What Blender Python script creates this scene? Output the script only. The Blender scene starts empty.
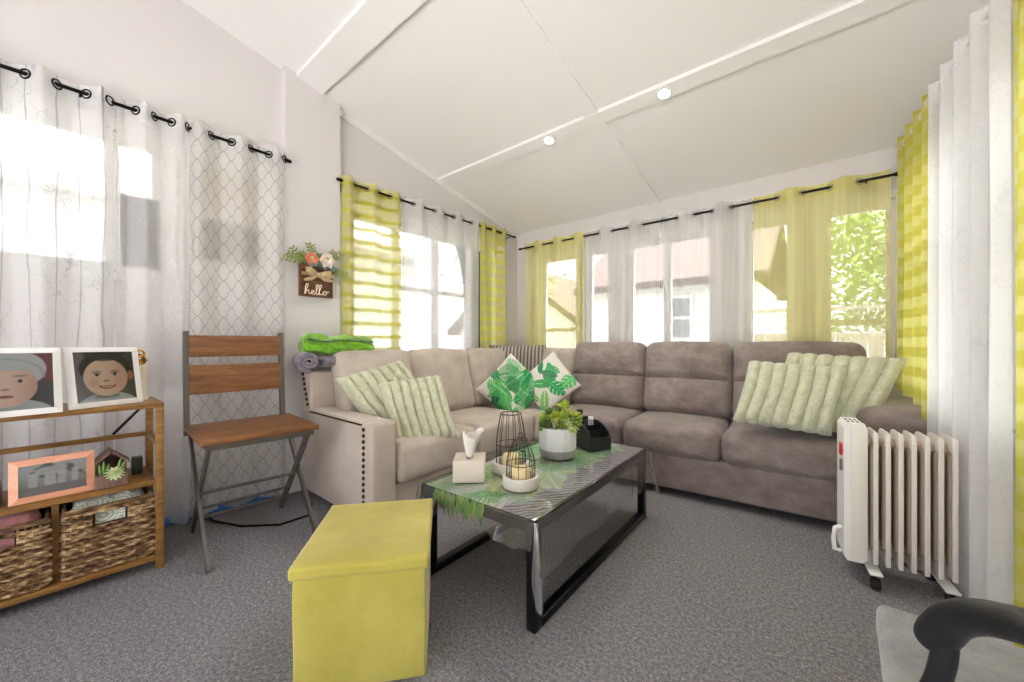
import bpy, math, random
from mathutils import Vector, Matrix, noise
import numpy as np
random.seed(7)
PI = math.pi
C = bpy.context.scene.collection

# ------------------------------------------------------------------ helpers
def spline(P, k=5):
    P = [Vector(p) for p in P]; Q = []
    for i in range(len(P)-1):
        a, b, c, d = P[max(i-1, 0)], P[i], P[i+1], P[min(i+2, len(P)-1)]
        for j in range(k):
            s = j/k; Q.append(.5*((2*b)+(c-a)*s+(2*a-5*b+4*c-d)*s*s+(3*b-a-3*c+d)*s**3))
    return Q+[P[-1]]
def srgb(h):
    h = h.lstrip('#'); o = []
    for i in (0, 2, 4):
        c = int(h[i:i+2], 16)/255
        o.append(c/12.92 if c <= .04045 else ((c+.055)/1.055)**2.4)
    return tuple(o)

def lerp(a, b, t): return a+(b-a)*t

class MB:
    """collects geometry (in world or local coordinates) and links it as ONE mesh object"""
    def __init__(s): s.v = []; s.f = []; s.col = None; s.uv = None
    def add(s, verts, faces, M=None):
        n = len(s.v)
        if M is not None: verts = [M @ Vector(p) for p in verts]
        s.v += [tuple(p) for p in verts]; s.f += [tuple(i+n for i in f) for f in faces]
        return s
    def box(s, lo, hi, r=0, seg=2, mid=1, M=None, fn=None):
        lo = Vector(lo); hi = Vector(hi); c = (lo+hi)/2; h = (hi-lo)/2
        if r <= 0 and mid <= 1 and fn is None:
            vs = [(x, y, z) for x in (lo.x, hi.x) for y in (lo.y, hi.y) for z in (lo.z, hi.z)]
            return s.add(vs, [(0,1,3,2),(4,6,7,5),(0,4,5,1),(2,3,7,6),(0,2,6,4),(1,5,7,3)], M)
        r = min(r, min(h)*.999)
        ax = []
        for k in range(3):
            a = [-h[k]+r*(1-math.tan((1-i/seg)*PI/4)) for i in range(seg+1)] if r > 0 else [-h[k]]
            b = [-x for x in reversed(a)]
            m = [lerp(a[-1], b[0], j/mid) for j in range(1, mid)]
            L = a+m+b
            ax.append(L)
        idx = {}; vs = []; fs = []
        def vid(p):
            key = (round(p[0], 6), round(p[1], 6), round(p[2], 6))
            if key not in idx:
                P = Vector(p)
                if r > 0:
                    q = Vector([max(-(h[k]-r), min(h[k]-r, P[k])) for k in range(3)])
                    d = P-q
                    if d.length > 1e-9: P = q+d.normalized()*r
                if fn: P = Vector(fn(P, h))
                idx[key] = len(vs); vs.append(c+P)
            return idx[key]
        for k in range(3):
            i, j = (k+1) % 3, (k+2) % 3
            for sg in (-1, 1):
                A, B = ax[i], ax[j]
                for a in range(len(A)-1):
                    for b in range(len(B)-1):
                        q = []
                        for (u, w) in ((A[a], B[b]), (A[a+1], B[b]), (A[a+1], B[b+1]), (A[a], B[b+1])):
                            p = [0, 0, 0]; p[k] = sg*h[k]; p[i] = u; p[j] = w
                            q.append(vid(p))
                        if sg < 0: q.reverse()
                        q2 = []
                        for t in q:
                            if t not in q2: q2.append(t)
                        if len(q2) > 2: fs.append(q2)
        return s.add(vs, fs, M)
    def tube(s, path, r, n=8, closed=False, cap=True, M=None, sq=False):
        path = [Vector(p) for p in path]; m = len(path)
        rr = r if isinstance(r, (list, tuple)) else [r]*m
        vs = []; up = None
        for i, p in enumerate(path):
            if closed: t = path[(i+1) % m]-path[i-1]
            else: t = path[min(i+1, m-1)]-path[max(i-1, 0)]
            t.normalize()
            if up is None:
                up = Vector((0, 0, 1)) if abs(t.z) < .9 else Vector((1, 0, 0))
            a = (up-t*up.dot(t)).normalized(); up = a
            b = t.cross(a)
            for k in range(n):
                an = 2*PI*(k+(.5 if sq else 0))/n
                vs.append(p+(a*math.cos(an)+b*math.sin(an))*rr[i]*(1.414 if sq else 1))
        fs = []
        for i in range(m if closed else m-1):
            for k in range(n):
                j = (i+1) % m
                fs.append((i*n+k, i*n+(k+1) % n, j*n+(k+1) % n, j*n+k))
        if cap and not closed:
            fs.append(tuple(reversed(range(n)))); fs.append(tuple((m-1)*n+k for k in range(n)))
        return s.add(vs, fs, M)
    def bar(s, p0, p1, w, h, upv=(0, 0, 1), M=None):
        """rectangular bar, w across, h along upv"""
        p0 = Vector(p0); p1 = Vector(p1); t = (p1-p0).normalized(); u = Vector(upv)
        u = (u-t*u.dot(t)).normalized(); b = t.cross(u)
        vs = [p+b*w/2*x+u*h/2*y for p in (p0, p1) for (x, y) in ((-1,-1),(1,-1),(1,1),(-1,1))]
        return s.add(vs, [(3,2,1,0),(4,5,6,7),(0,1,5,4),(1,2,6,5),(2,3,7,6),(3,0,4,7)], M)
    def lathe(s, prof, n=24, c=(0, 0, 0), M=None, cap=True, sides=None):
        vs = []; c = Vector(c)
        for (r, z) in prof:
            for k in range(n):
                a = 2*PI*k/n
                vs.append(c+Vector((r*math.cos(a), r*math.sin(a), z)))
        fs = [(i*n+k, i*n+(k+1) % n, (i+1)*n+(k+1) % n, (i+1)*n+k) for i in range(len(prof)-1) for k in range(n)]
        if cap:
            fs.append(tuple(reversed(range(n)))); fs.append(tuple((len(prof)-1)*n+k for k in range(n)))
        return s.add(vs, fs, M)
    def ball(s, c, r, n=10, sc=(1, 1, 1), M=None):
        pr = [(math.sin(PI*i/n)*r, -math.cos(PI*i/n)*r) for i in range(n+1)]
        pr[0] = (r*.01, -r); pr[-1] = (r*.01, r)
        T = Matrix.Translation(c) @ Matrix.Diagonal((*sc, 1))
        if M is not None: T = M @ T
        return s.lathe(pr, max(8, n), M=T)
    def torus(s, c, R, r, axis='Z', n=20, m=6, M=None):
        c = Vector(c); P = []
        for k in range(n):
            a = 2*PI*k/n; q = (math.cos(a)*R, math.sin(a)*R)
            P.append(c+Vector({'Z': (q[0], q[1], 0), 'X': (0, q[0], q[1]), 'Y': (q[0], 0, q[1])}[axis]))
        return s.tube(P, r, m, closed=True, M=M)
    def grid(s, fn, nu, nv, M=None, wrap=False):
        vs = [fn(i/nu, j/nv) for i in range(nu+1) for j in range(nv+1)]
        fs = [(i*(nv+1)+j, (i+1)*(nv+1)+j, (i+1)*(nv+1)+j+1, i*(nv+1)+j+1) for i in range(nu) for j in range(nv)]
        return s.add(vs, fs, M)
    def prism(s, poly, d0, d1, axis='Y', M=None):
        def P(a, b, d): return {'Y': (a, d, b), 'X': (d, a, b), 'Z': (a, b, d)}[axis]
        n = len(poly)
        vs = [P(a, b, d0) for a, b in poly]+[P(a, b, d1) for a, b in poly]
        fs = [tuple(range(n)), tuple(reversed(range(n, 2*n)))]+[(i, n+i, n+(i+1) % n, (i+1) % n) for i in range(n)]
        return s.add(vs, fs, M)
    def build(s, name, mat, parent=None, local=False, sharp=40, smooth=True, fix=True, scale=1):
        vs = s.v if scale == 1 else [tuple(q*scale for q in p) for p in s.v]
        if parent is not None and not local:
            W = MW[parent.name].inverted(); vs = [W @ Vector(p) for p in vs]
        me = bpy.data.meshes.new(name); me.from_pydata([tuple(p) for p in vs], [], s.f)
        if fix:
            import bmesh
            bm = bmesh.new(); bm.from_mesh(me)
            bmesh.ops.recalc_face_normals(bm, faces=bm.faces); bm.to_mesh(me); bm.free()
        if smooth:
            me.polygons.foreach_set('use_smooth', [True]*len(me.polygons))
            me.set_sharp_from_angle(angle=math.radians(sharp))
        if s.col:
            ca = me.color_attributes.new('paint', 'FLOAT_COLOR', 'POINT')
            flat = []
            for c in s.col: flat += [c[0], c[1], c[2], 1]
            ca.data.foreach_set('color', flat)
        if s.uv:
            ul = me.uv_layers.new(name='cloth'); fl = []
            for l in me.loops: fl += s.uv[l.vertex_index]
            ul.data.foreach_set('uv', fl)
        me.materials.append(mat)
        o = bpy.data.objects.new(name, me); C.objects.link(o)
        if parent is not None: o.parent = parent
        MW[o.name] = MW[parent.name].copy() if parent is not None else Matrix.Identity(4)
        return o
MW = {}
def tag(o, label=None, cat=None, group=None, kind=None):
    if label: o['label'] = label
    if cat: o['category'] = cat
    if group: o['group'] = group
    if kind: o['kind'] = kind
    return o
def thing(name, label, cat, loc=(0, 0, 0), rz=0, group=None, R=None):
    o = bpy.data.objects.new(name, None); C.objects.link(o)
    o.empty_display_size = .05
    M = Matrix.Translation(loc) @ (R.to_4x4() if R is not None else Matrix.Rotation(rz, 4, 'Z'))
    o.matrix_world = M; o.location = loc; o.rotation_euler = M.to_euler()
    MW[o.name] = M
    return tag(o, label, cat, group)
def struct(o): o['kind'] = 'structure'; return o
def copy_tree(o, parent=None):
    c = o.copy(); C.objects.link(c)
    if parent is not None: c.parent = parent
    for ch in list(o.children): copy_tree(ch, c)
    return c

# ------------------------------------------------------------------ materials
class NT:
    def __init__(s, name):
        s.m = bpy.data.materials.new(name); s.m.use_nodes = True
        s.t = s.m.node_tree; s.t.nodes.clear(); s.n = s.t.nodes
        s.out = s.n.new('ShaderNodeOutputMaterial')
    def node(s, typ, **kw):
        n = s.n.new(typ)
        for k, v in kw.items():
            if k.startswith('i_'):
                key = k[2:]; key = int(key) if key.isdigit() else key.replace('_', ' ')
                if hasattr(v, 'is_output') or isinstance(v, bpy.types.NodeSocket): s.t.links.new(v, n.inputs[key])
                else: n.inputs[key].default_value = v
            else: setattr(n, k, v)
        return n
    def math(s, op, a, b=0, c=None):
        n = s.n.new('ShaderNodeMath'); n.operation = op
        for i, x in enumerate((a, b) if c is None else (a, b, c)):
            if isinstance(x, bpy.types.NodeSocket): s.t.links.new(x, n.inputs[i])
            else: n.inputs[i].default_value = x
        return n.outputs[0]
    def mix(s, f, a, b):
        n = s.n.new('ShaderNodeMix'); n.data_type = 'RGBA'
        for i, x in ((0, f), (6, a), (7, b)):
            if isinstance(x, bpy.types.NodeSocket): s.t.links.new(x, n.inputs[i])
            else: n.inputs[i].default_value = x if not isinstance(x, tuple) else (*x[:3], 1)
        return n.outputs[2]
    def coord(s, which='Object'): return s.n.new('ShaderNodeTexCoord').outputs[which]
    def mapping(s, vec, scale=(1, 1, 1), rot=(0, 0, 0)):
        n = s.n.new('ShaderNodeMapping'); s.t.links.new(vec, n.inputs[0])
        n.inputs['Scale'].default_value = scale; n.inputs['Rotation'].default_value = rot
        return n.outputs[0]
    def noise(s, vec, scale, detail=3, rough=.5):
        n = s.n.new('ShaderNodeTexNoise'); s.t.links.new(vec, n.inputs['Vector'])
        n.inputs['Scale'].default_value = scale; n.inputs['Detail'].default_value = detail
        n.inputs['Roughness'].default_value = rough
        return n.outputs['Fac']
    def ramp(s, fac, stops):
        n = s.n.new('ShaderNodeValToRGB'); s.t.links.new(fac, n.inputs[0]); e = n.color_ramp.elements
        while len(e) < len(stops): e.new(.5)
        for i, (p, c) in enumerate(stops): e[i].position = p; e[i].color = (*c[:3], 1)
        return n.outputs[0]
    def bump(s, h, strength=.3, dist=.01):
        n = s.n.new('ShaderNodeBump'); s.t.links.new(h, n.inputs['Height'])
        n.inputs['Strength'].default_value = strength; n.inputs['Distance'].default_value = dist
        return n.outputs[0]
    def bsdf(s, col, rough=.6, metal=0, bump=None, spec=.5, **kw):
        n = s.n.new('ShaderNodeBsdfPrincipled')
        for key, x in (('Base Color', col), ('Roughness', rough), ('Metallic', metal), ('Specular IOR Level', spec)):
            if isinstance(x, bpy.types.NodeSocket): s.t.links.new(x, n.inputs[key])
            else: n.inputs[key].default_value = (*x[:3], 1) if isinstance(x, tuple) else x
        if bump is not None: s.t.links.new(bump, n.inputs['Normal'])
        for k, v in kw.items(): n.inputs[k.replace('_', ' ')].default_value = v
        s.t.links.new(n.outputs[0], s.out.inputs[0]); return n
    def surf(s, sock): s.t.links.new(sock, s.out.inputs[0]); return s.m

def plain(name, col, rough=.6, metal=0, spec=.5, bs=0, bstr=.2, var=0, **kw):
    t = NT(name); c = srgb(col) if isinstance(col, str) else col
    co = t.coord(); b = None
    cc = c
    if var: cc = t.mix(t.noise(co, 6, 4), tuple(x*(1-var) for x in c), tuple(min(1, x*(1+var)) for x in c))
    if bs: b = t.bump(t.noise(co, bs, 3), bstr, .005)
    t.bsdf(cc, rough, metal, b, spec, **kw); return t.m

def fabric(name, c0, c1, weave=400, rough=.95, bstr=.35, blotch=5, sheen=.3, streak=None):
    t = NT(name); co = t.coord()
    n1 = t.noise(co, blotch, 4, .6)
    n2 = t.noise(co, weave, 2, .6)
    f = t.math('ADD', t.math('MULTIPLY', n1, .65), t.math('MULTIPLY', n2, .35))
    col = t.ramp(f, [(.35, srgb(c0)), (.65, srgb(c1))])
    b = t.bump(t.math('ADD', t.math('MULTIPLY', n2, .5), t.math('MULTIPLY', t.noise(co, 22, 3), .5)), bstr, .004)
    b2 = t.n.new('ShaderNodeBump'); b2.inputs['Strength'].default_value = .35; b2.inputs['Distance'].default_value = .02; t.t.links.new(t.noise(t.mapping(co, (1, 1, .6)), 9, 3, .55), b2.inputs['Height']); t.t.links.new(b, b2.inputs['Normal']); b = b2.outputs[0]
    t.bsdf(col, rough, 0, b, .2, Sheen_Weight=sheen, Sheen_Roughness=.4); return t.m

def wood(name, c0, c1, axis=0, scale=3, rough=.5, stretch=12, bstr=.15):
    t = NT(name); co = t.coord()
    sc = [stretch]*3; sc[axis] = 1.2
    v = t.mapping(co, tuple(sc))
    n = t.noise(v, scale, 6, .65); n2 = t.noise(v, scale*5, 3, .6)
    f = t.math('ADD', t.math('MULTIPLY', n, .7), t.math('MULTIPLY', n2, .3))
    col = t.ramp(f, [(.33, srgb(c0)), (.5, tuple((a+b)/2 for a, b in zip(srgb(c0), srgb(c1)))), (.66, srgb(c1))])
    t.bsdf(col, rough, 0, t.bump(f, bstr, .003), .4); return t.m

def paint_mat(name, rough=.9, bs=0, **kw):
    t = NT(name); a = t.n.new('ShaderNodeAttribute'); a.attribute_name = 'paint'
    b = t.bump(t.noise(t.coord(), bs, 2), .2, .003) if bs else None
    t.bsdf(a.outputs['Color'], rough, 0, b, .3, **kw); return t.m

def sheer(name, build, trans=.42):
    """woven translucent cloth; build(t, u, z) -> (colour, opacity)"""
    t = NT(name)
    sep = t.n.new('ShaderNodeSeparateXYZ'); t.t.links.new(t.coord('UV'), sep.inputs[0])
    col, op = build(t, sep.outputs[0], sep.outputs[1])
    d = t.node('ShaderNodeBsdfDiffuse'); tr = t.node('ShaderNodeBsdfTranslucent'); tp = t.node('ShaderNodeBsdfTransparent')
    for n in (d, tr):
        if isinstance(col, bpy.types.NodeSocket): t.t.links.new(col, n.inputs[0])
        else: n.inputs[0].default_value = (*col[:3], 1)
    m1 = t.node('ShaderNodeMixShader', i_0=trans); t.t.links.new(d.outputs[0], m1.inputs[1]); t.t.links.new(tr.outputs[0], m1.inputs[2])
    m2 = t.node('ShaderNodeMixShader', i_0=op); t.t.links.new(tp.outputs[0], m2.inputs[1]); t.t.links.new(m1.outputs[0], m2.inputs[2])
    return t.surf(m2.outputs[0])

def clear(name, tint=(1, 1, 1), rough=.02, ior=1.45, base=0, haze=0):
    t = NT(name)
    fr = t.node('ShaderNodeFresnel', i_IOR=ior)
    f = t.math('ADD', fr.outputs[0], base)
    tp = t.node('ShaderNodeBsdfTransparent', i_Color=(*tint, 1)); gl = t.node('ShaderNodeBsdfGlossy', i_Roughness=rough)
    a = tp.outputs[0]
    if haze:
        df = t.node('ShaderNodeBsdfDiffuse', i_Color=(.8, .8, .8, 1))
        mh = t.node('ShaderNodeMixShader', i_0=haze); t.t.links.new(a, mh.inputs[1]); t.t.links.new(df.outputs[0], mh.inputs[2]); a = mh.outputs[0]
    m = t.node('ShaderNodeMixShader', i_0=f); t.t.links.new(a, m.inputs[1]); t.t.links.new(gl.outputs[0], m.inputs[2])
    return t.surf(m.outputs[0])

def glow(name, col, strength):
    t = NT(name); e = t.node('ShaderNodeEmission', i_Color=(*col, 1), i_Strength=strength); return t.surf(e.outputs[0])

M = {}
M['wall'] = plain('wall_paint', '#dad6d6', .85, spec=.2, bs=60, bstr=.05)
M['ceiling'] = plain('ceiling_paint', '#eeebeb', .9, spec=.2, bs=40, bstr=.04)
M['trim'] = plain('white_trim', '#e9e7e4', .55, bs=50, bstr=.03)
M['glass'] = clear('window_glass')
# carpet: charcoal with a pale fleck
t = NT('carpet'); co = t.coord()
n1 = t.noise(co, 230, 3, .8); n2 = t.noise(co, 75, 3, .7); n3 = t.noise(co, 1.6, 3)
f = t.math('ADD', t.math('MULTIPLY', n1, .65), t.math('MULTIPLY', n2, .35))
c = t.ramp(f, [(.36, srgb('#454247')), (.5, srgb('#878488')), (.64, srgb('#cfcbce'))])
c = t.mix(t.math('MULTIPLY', n3, .35), c, srgb('#6b686b'))
t.bsdf(c, .97, 0, t.bump(f, .8, .006), .1); M['carpet'] = t.m
M['black_metal'] = plain('black_rod_metal', '#0e0d10', .4, .6)
M['nickel'] = plain('grommet_nickel', '#8a8580', .3, .9)

def band(t, x, period, duty, soft=.04, off=0.):
    fr = t.math('FRACT', t.math('ADD', t.math('DIVIDE', x, period), off))
    a = t.node('ShaderNodeMapRange', i_From_Min=duty, i_From_Max=duty+soft, i_To_Min=1., i_To_Max=0.); t.t.links.new(fr, a.inputs['Value'])
    b = t.node('ShaderNodeMapRange', i_From_Min=0., i_From_Max=soft, i_To_Min=0., i_To_Max=1.); t.t.links.new(fr, b.inputs['Value'])
    return t.math('MULTIPLY', a.outputs[0], b.outputs[0])
def weave(t, u, z):
    cb = t.node('ShaderNodeCombineXYZ'); t.t.links.new(u, cb.inputs[0]); t.t.links.new(z, cb.inputs[1]); return cb.outputs[0]
def twigs(t, v, sx, sz, w):
    """branching thread lines: edges of stretched cells, broken up by noise"""
    vm = t.mapping(v, (sx, sz, 1))
    nz = t.node('ShaderNodeTexNoise', i_Scale=1.6, i_Detail=2.); t.t.links.new(vm, nz.inputs['Vector'])
    add = t.node('ShaderNodeVectorMath', operation='MULTIPLY_ADD'); t.t.links.new(nz.outputs['Color'], add.inputs[0])
    add.inputs[1].default_value = (.9, .9, 0); t.t.links.new(vm, add.inputs[2])
    vo = t.node('ShaderNodeTexVoronoi', feature='DISTANCE_TO_EDGE', i_Scale=1.); t.t.links.new(add.outputs[0], vo.inputs['Vector'])
    a = t.node('ShaderNodeMapRange', i_From_Min=w*.5, i_From_Max=w, i_To_Min=1., i_To_Max=0.); t.t.links.new(vo.outputs['Distance'], a.inputs['Value'])
    nn = t.noise(v, 5, 2)
    g = t.node('ShaderNodeMapRange', i_From_Min=.42, i_From_Max=.52, i_To_Min=0., i_To_Max=1.); t.t.links.new(nn, g.inputs['Value'])
    return t.math('MULTIPLY', a.outputs[0], g.outputs[0])
def hemtop(t, z, ztop, op, add=.3):
    a = t.node('ShaderNodeMapRange', i_From_Min=ztop-.105, i_From_Max=ztop-.10, i_To_Min=0., i_To_Max=add); t.t.links.new(z, a.inputs['Value'])
    return t.math('MINIMUM', t.math('ADD', op, a.outputs[0]), .97)

def m_branch(t, u, z):
    v = weave(t, u, z)
    wob = t.math('MULTIPLY', t.math('SUBTRACT', t.noise(t.mapping(v, (6, 1.6, 1)), 1, 3), .5), .09)
    p = t.math('ABSOLUTE', t.math('SUBTRACT', t.math('FRACT', t.math('DIVIDE', t.math('ADD', u, wob), .105)), .5))
    mr = t.node('ShaderNodeMapRange', i_From_Min=.025, i_From_Max=.045, i_To_Min=1., i_To_Max=0.); t.t.links.new(p, mr.inputs['Value'])
    l2 = twigs(t, t.mapping(v, (1, 1, 1), (0, 0, .5)), 17, 11, .022)
    l = t.math('MAXIMUM', mr.outputs[0], t.math('MULTIPLY', l2, .8))
    return t.mix(l, (.96, .96, .97), (.45, .44, .50)), t.math('ADD', t.math('MULTIPLY', l, .22), .48)
def m_white(t, u, z):
    v = weave(t, u, z); l = twigs(t, v, 14, 14, .028)
    return t.mix(l, (.96, .955, .96), (.76, .76, .78)), t.math('ADD', t.math('MULTIPLY', l, .2), .46)
def m_white_back(t, u, z):
    v = weave(t, u, z); n = t.noise(t.mapping(v, (60, 1.5, 1)), 1, 2)
    return (.96, .94, .94), t.math('ADD', t.math('MULTIPLY', n, .16), .30)
def m_white_right(t, u, z):
    v = weave(t, u, z); l = twigs(t, v, 16, 20, .035)
    return t.mix(l, (.96, .955, .96), (.78, .78, .81)), t.math('ADD', t.math('MULTIPLY', l, .1), .72)
def m_trellis(t, u, z):
    a = t.math('DIVIDE', u, .085); b = t.math('DIVIDE', z, .115)
    wob = t.math('MULTIPLY', t.math('SINE', t.math('MULTIPLY', t.math('SUBTRACT', a, b), 2*PI)), .055)
    wob2 = t.math('MULTIPLY', t.math('SINE', t.math('MULTIPLY', t.math('ADD', a, b), 2*PI)), .055)
    p = t.math('ABSOLUTE', t.math('SUBTRACT', t.math('FRACT', t.math('ADD', t.math('ADD', a, b), wob)), .5))
    q = t.math('ABSOLUTE', t.math('SUBTRACT', t.math('FRACT', t.math('ADD', t.math('SUBTRACT', a, b), wob2)), .5))
    mn = t.math('MINIMUM', p, q)
    mr = t.node('ShaderNodeMapRange', i_From_Min=.02, i_From_Max=.05, i_To_Min=1., i_To_Max=0.); t.t.links.new(mn, mr.inputs['Value'])
    return t.mix(mr.outputs[0], (.93, .92, .91), (.36, .35, .35)), t.math('ADD', t.math('MULTIPLY', mr.outputs[0], .25), .46)
LIME = srgb('#d3d05c'); LIMEP = srgb('#ecea9c')
def m_stripe(t, u, z):
    b = band(t, z, .108, .32, .05)
    return t.mix(b, srgb('#f6f1a0'), srgb('#cdc85c')), t.math('ADD', t.math('MULTIPLY', b, .36), .50)
def m_stripe_r(t, u, z):
    b = band(t, z, .108, .5, .05); n = t.noise(weave(t, u, z), 9, 1)
    return t.mix(b, srgb('#ece690'), srgb('#d0ca62')), t.math('ADD', t.math('MULTIPLY', b, .2), .74)
def m_lime(t, u, z):
    v = weave(t, u, z); n = t.noise(t.mapping(v, (50, 1.2, 1)), 1, 2)
    return srgb('#fbf4a2'), t.math('ADD', t.math('MULTIPLY', n, .2), .40)
M['c_branch'] = sheer('sheer_branch', m_branch); M['c_white'] = sheer('sheer_white', m_white)
M['c_back'] = sheer('sheer_plain', m_white_back); M['c_right'] = sheer('sheer_heavy', m_white_right, .4)
M['c_trellis'] = sheer('sheer_trellis', m_trellis); M['c_stripe'] = sheer('lime_stripe', m_stripe)
M['c_stripe_r'] = sheer('lime_stripe_dense', m_stripe_r, .4); M['c_lime'] = sheer('lime_voile', m_lime, .45)

# ------------------------------------------------------------------ room shell
XL, YB = -3.0, 3.67
def xr(y): return .46+.1*(3.1-y)              # inner face of the right wall, slightly out of square
def zc(y): return 3.215-.229*y                 # underside of the sloping ceiling
YR = -1.6
mb = MB(); mb.add([(XL-.12, YR, 0), (1.1, YR, 0), (1.1, YB+.12, 0), (XL-.12, YB+.12, 0), (XL-.12, YR, -.1), (1.1, YR, -.1), (1.1, YB+.12, -.1), (XL-.12, YB+.12, -.1)],
       [(0,1,2,3),(7,6,5,4),(0,4,5,1),(1,5,6,2),(2,6,7,3),(3,7,4,0)])
struct(mb.build('floor', M['carpet'], smooth=False))
mb = MB(); mb.prism([(YR, zc(YR)), (YB+.12, zc(YB+.12)), (YB+.12, zc(YB+.12)+.08), (YR, zc(YR)+.08)], XL-.12, 1.1, 'X')  # runs past the right wall as an added, unseen eave against the sun
struct(mb.build('ceiling', M['ceiling'], smooth=False))

def wall(name, P0, P1, th, holes, topf):
    """boxes around the openings; s runs from P0 to P1, th to the outside (left of travel = inside)"""
    P0 = Vector((*P0, 0)); P1 = Vector((*P1, 0)); L = (P1-P0).length; d = (P1-P0)/L; nrm = Vector((d.y, -d.x, 0))
    ss = sorted({0, L, *[h[0] for h in holes], *[h[1] for h in holes]})
    mb = MB()
    for a, b in zip(ss, ss[1:]):
        hs = sorted([(h[2], h[3]) for h in holes if h[0] <= a+1e-6 and h[1] >= b-1e-6])
        z = 0
        for z0, z1 in hs+[(None, None)]:
            zt = z0
            vs = []
            for s_ in (a, b):
                for w in (0, th):
                    p = P0+d*s_+nrm*w
                    vs += [(p.x, p.y, z), (p.x, p.y, zt if zt is not None else topf(p.y))]
            mb.add(vs, [(0,1,3,2),(4,6,7,5),(0,4,5,1),(2,3,7,6),(0,2,6,4),(1,5,7,3)])
            z = z1
    return struct(mb.build(name, M['wall'], smooth=False)), P0, d, nrm
WL_holes = [(-.85, .43, 1.44, 2.20), (.55, .96, 1.52, 2.2), (1.55, 3.33, .92, 2.12)]
# left wall runs +Y -> outside is -X : travel -Y so that nrm = outside
w = wall('wall_left', (XL, YB), (XL, YR), -.12, [], zc)[0] if False else None
def hl(h): return (h[0]-YR, h[1]-YR, h[2], h[3])
P0 = (XL, YR); P1 = (XL, YB)
wall('wall_left', P0, P1, -.12, [hl(h) for h in WL_holes], zc)
WB = [(-2.66, -2.14), (-2.06, -1.76), (-1.60, -.81), (-.58, -.26), (-.08, .30)]
wall('wall_back', (XL-.12, YB), (xr(YB), YB), -.12, [(a-XL+.12, b-XL+.12, .82, 2.03) for a, b in WB], zc)
Pr0 = Vector((xr(YB), YB)); Pr1 = Vector((xr(YR), YR)); dr = (Pr1-Pr0).normalized()
def sr(y): return (YB-y)/abs(dr.y)
WR = [(1.35, 3.35)]
wall('wall_right', tuple(Pr0), tuple(Pr1), -.12, [(sr(3.35), sr(2.4), .7, 2.0), (sr(2.25), sr(1.3), .7, 2.0)], zc)
wall('wall_rear_added', (XL, YR), (1.1, YR), .12, [(.75, 3.75, 0, 2.15)], zc)  # added unseen wall; its low opening shapes the daylight reaching the ceiling
# pilaster at the junction, its beam across the ceiling
mb = MB(); mb.add([(XL, 1.05, 0), (XL+.07, 1.05, 0), (XL+.07, 1.435, 0), (XL, 1.435, 0), (XL, 1.05, zc(1.05)), (XL+.07, 1.05, zc(1.05)), (XL+.07, 1.435, zc(1.435)), (XL, 1.435, zc(1.435))],
    [(3,2,1,0),(4,5,6,7),(0,1,5,4),(1,2,6,5),(2,3,7,6),(3,0,4,7)])
struct(mb.build('trim_1', M['wall'], smooth=False))
def batten_x(name, y0, y1, x0, x1, th):
    m = MB(); m.prism([(y0, zc(y0)), (y1, zc(y1)), (y1, zc(y1)-th), (y0, zc(y0)-th)], x0, x1, 'X'); return struct(m.build(name, M['trim_c'], smooth=False))
M['trim_c'] = plain('ceiling_trim_paint', '#eeebeb', .8, spec=.2)
batten_x('trim_2', 1.12, 1.30, XL, xr(1.2), .028)
batten_x('trim_3', 2.43, 2.535, XL, xr(2.5), .022)
for i, (x0, x1, y0, y1) in enumerate(((-1.37, -1.265, 1.30, 2.43), (-1.37, -1.265, 2.535, YB), (-1.37, -1.265, YR, 1.12))):
    m = MB(); m.prism([(y0, zc(y0)), (y1, zc(y1)), (y1, zc(y1)-.02), (y0, zc(y0)-.02)], x0, x1, 'X')
    struct(m.build('trim_%d' % (4+i), M['trim_c'], smooth=False))
# cornice boards, baseboards
mb = MB(); mb.prism([(1.435, zc(1.435)), (YB, zc(YB)), (YB, zc(YB)-.05), (1.435, zc(1.435)-.05)], XL, XL+.02, 'X'); struct(mb.build('trim_7', M['trim'], smooth=False))
mb = MB(); mb.box((XL, YR, 0), (XL+.015, YB, .09)); struct(mb.build('baseboard_left', M['trim'], smooth=False))
mb = MB(); mb.box((XL, YB-.015, 0), (xr(YB), YB, .09)); struct(mb.build('baseboard_back', M['trim'], smooth=False))
mb = MB(); mb.tube([(XL+.05, YR, .012), (XL+.055, .3, .012), (XL+.05, 1.0, .012)], .012, 6)

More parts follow.
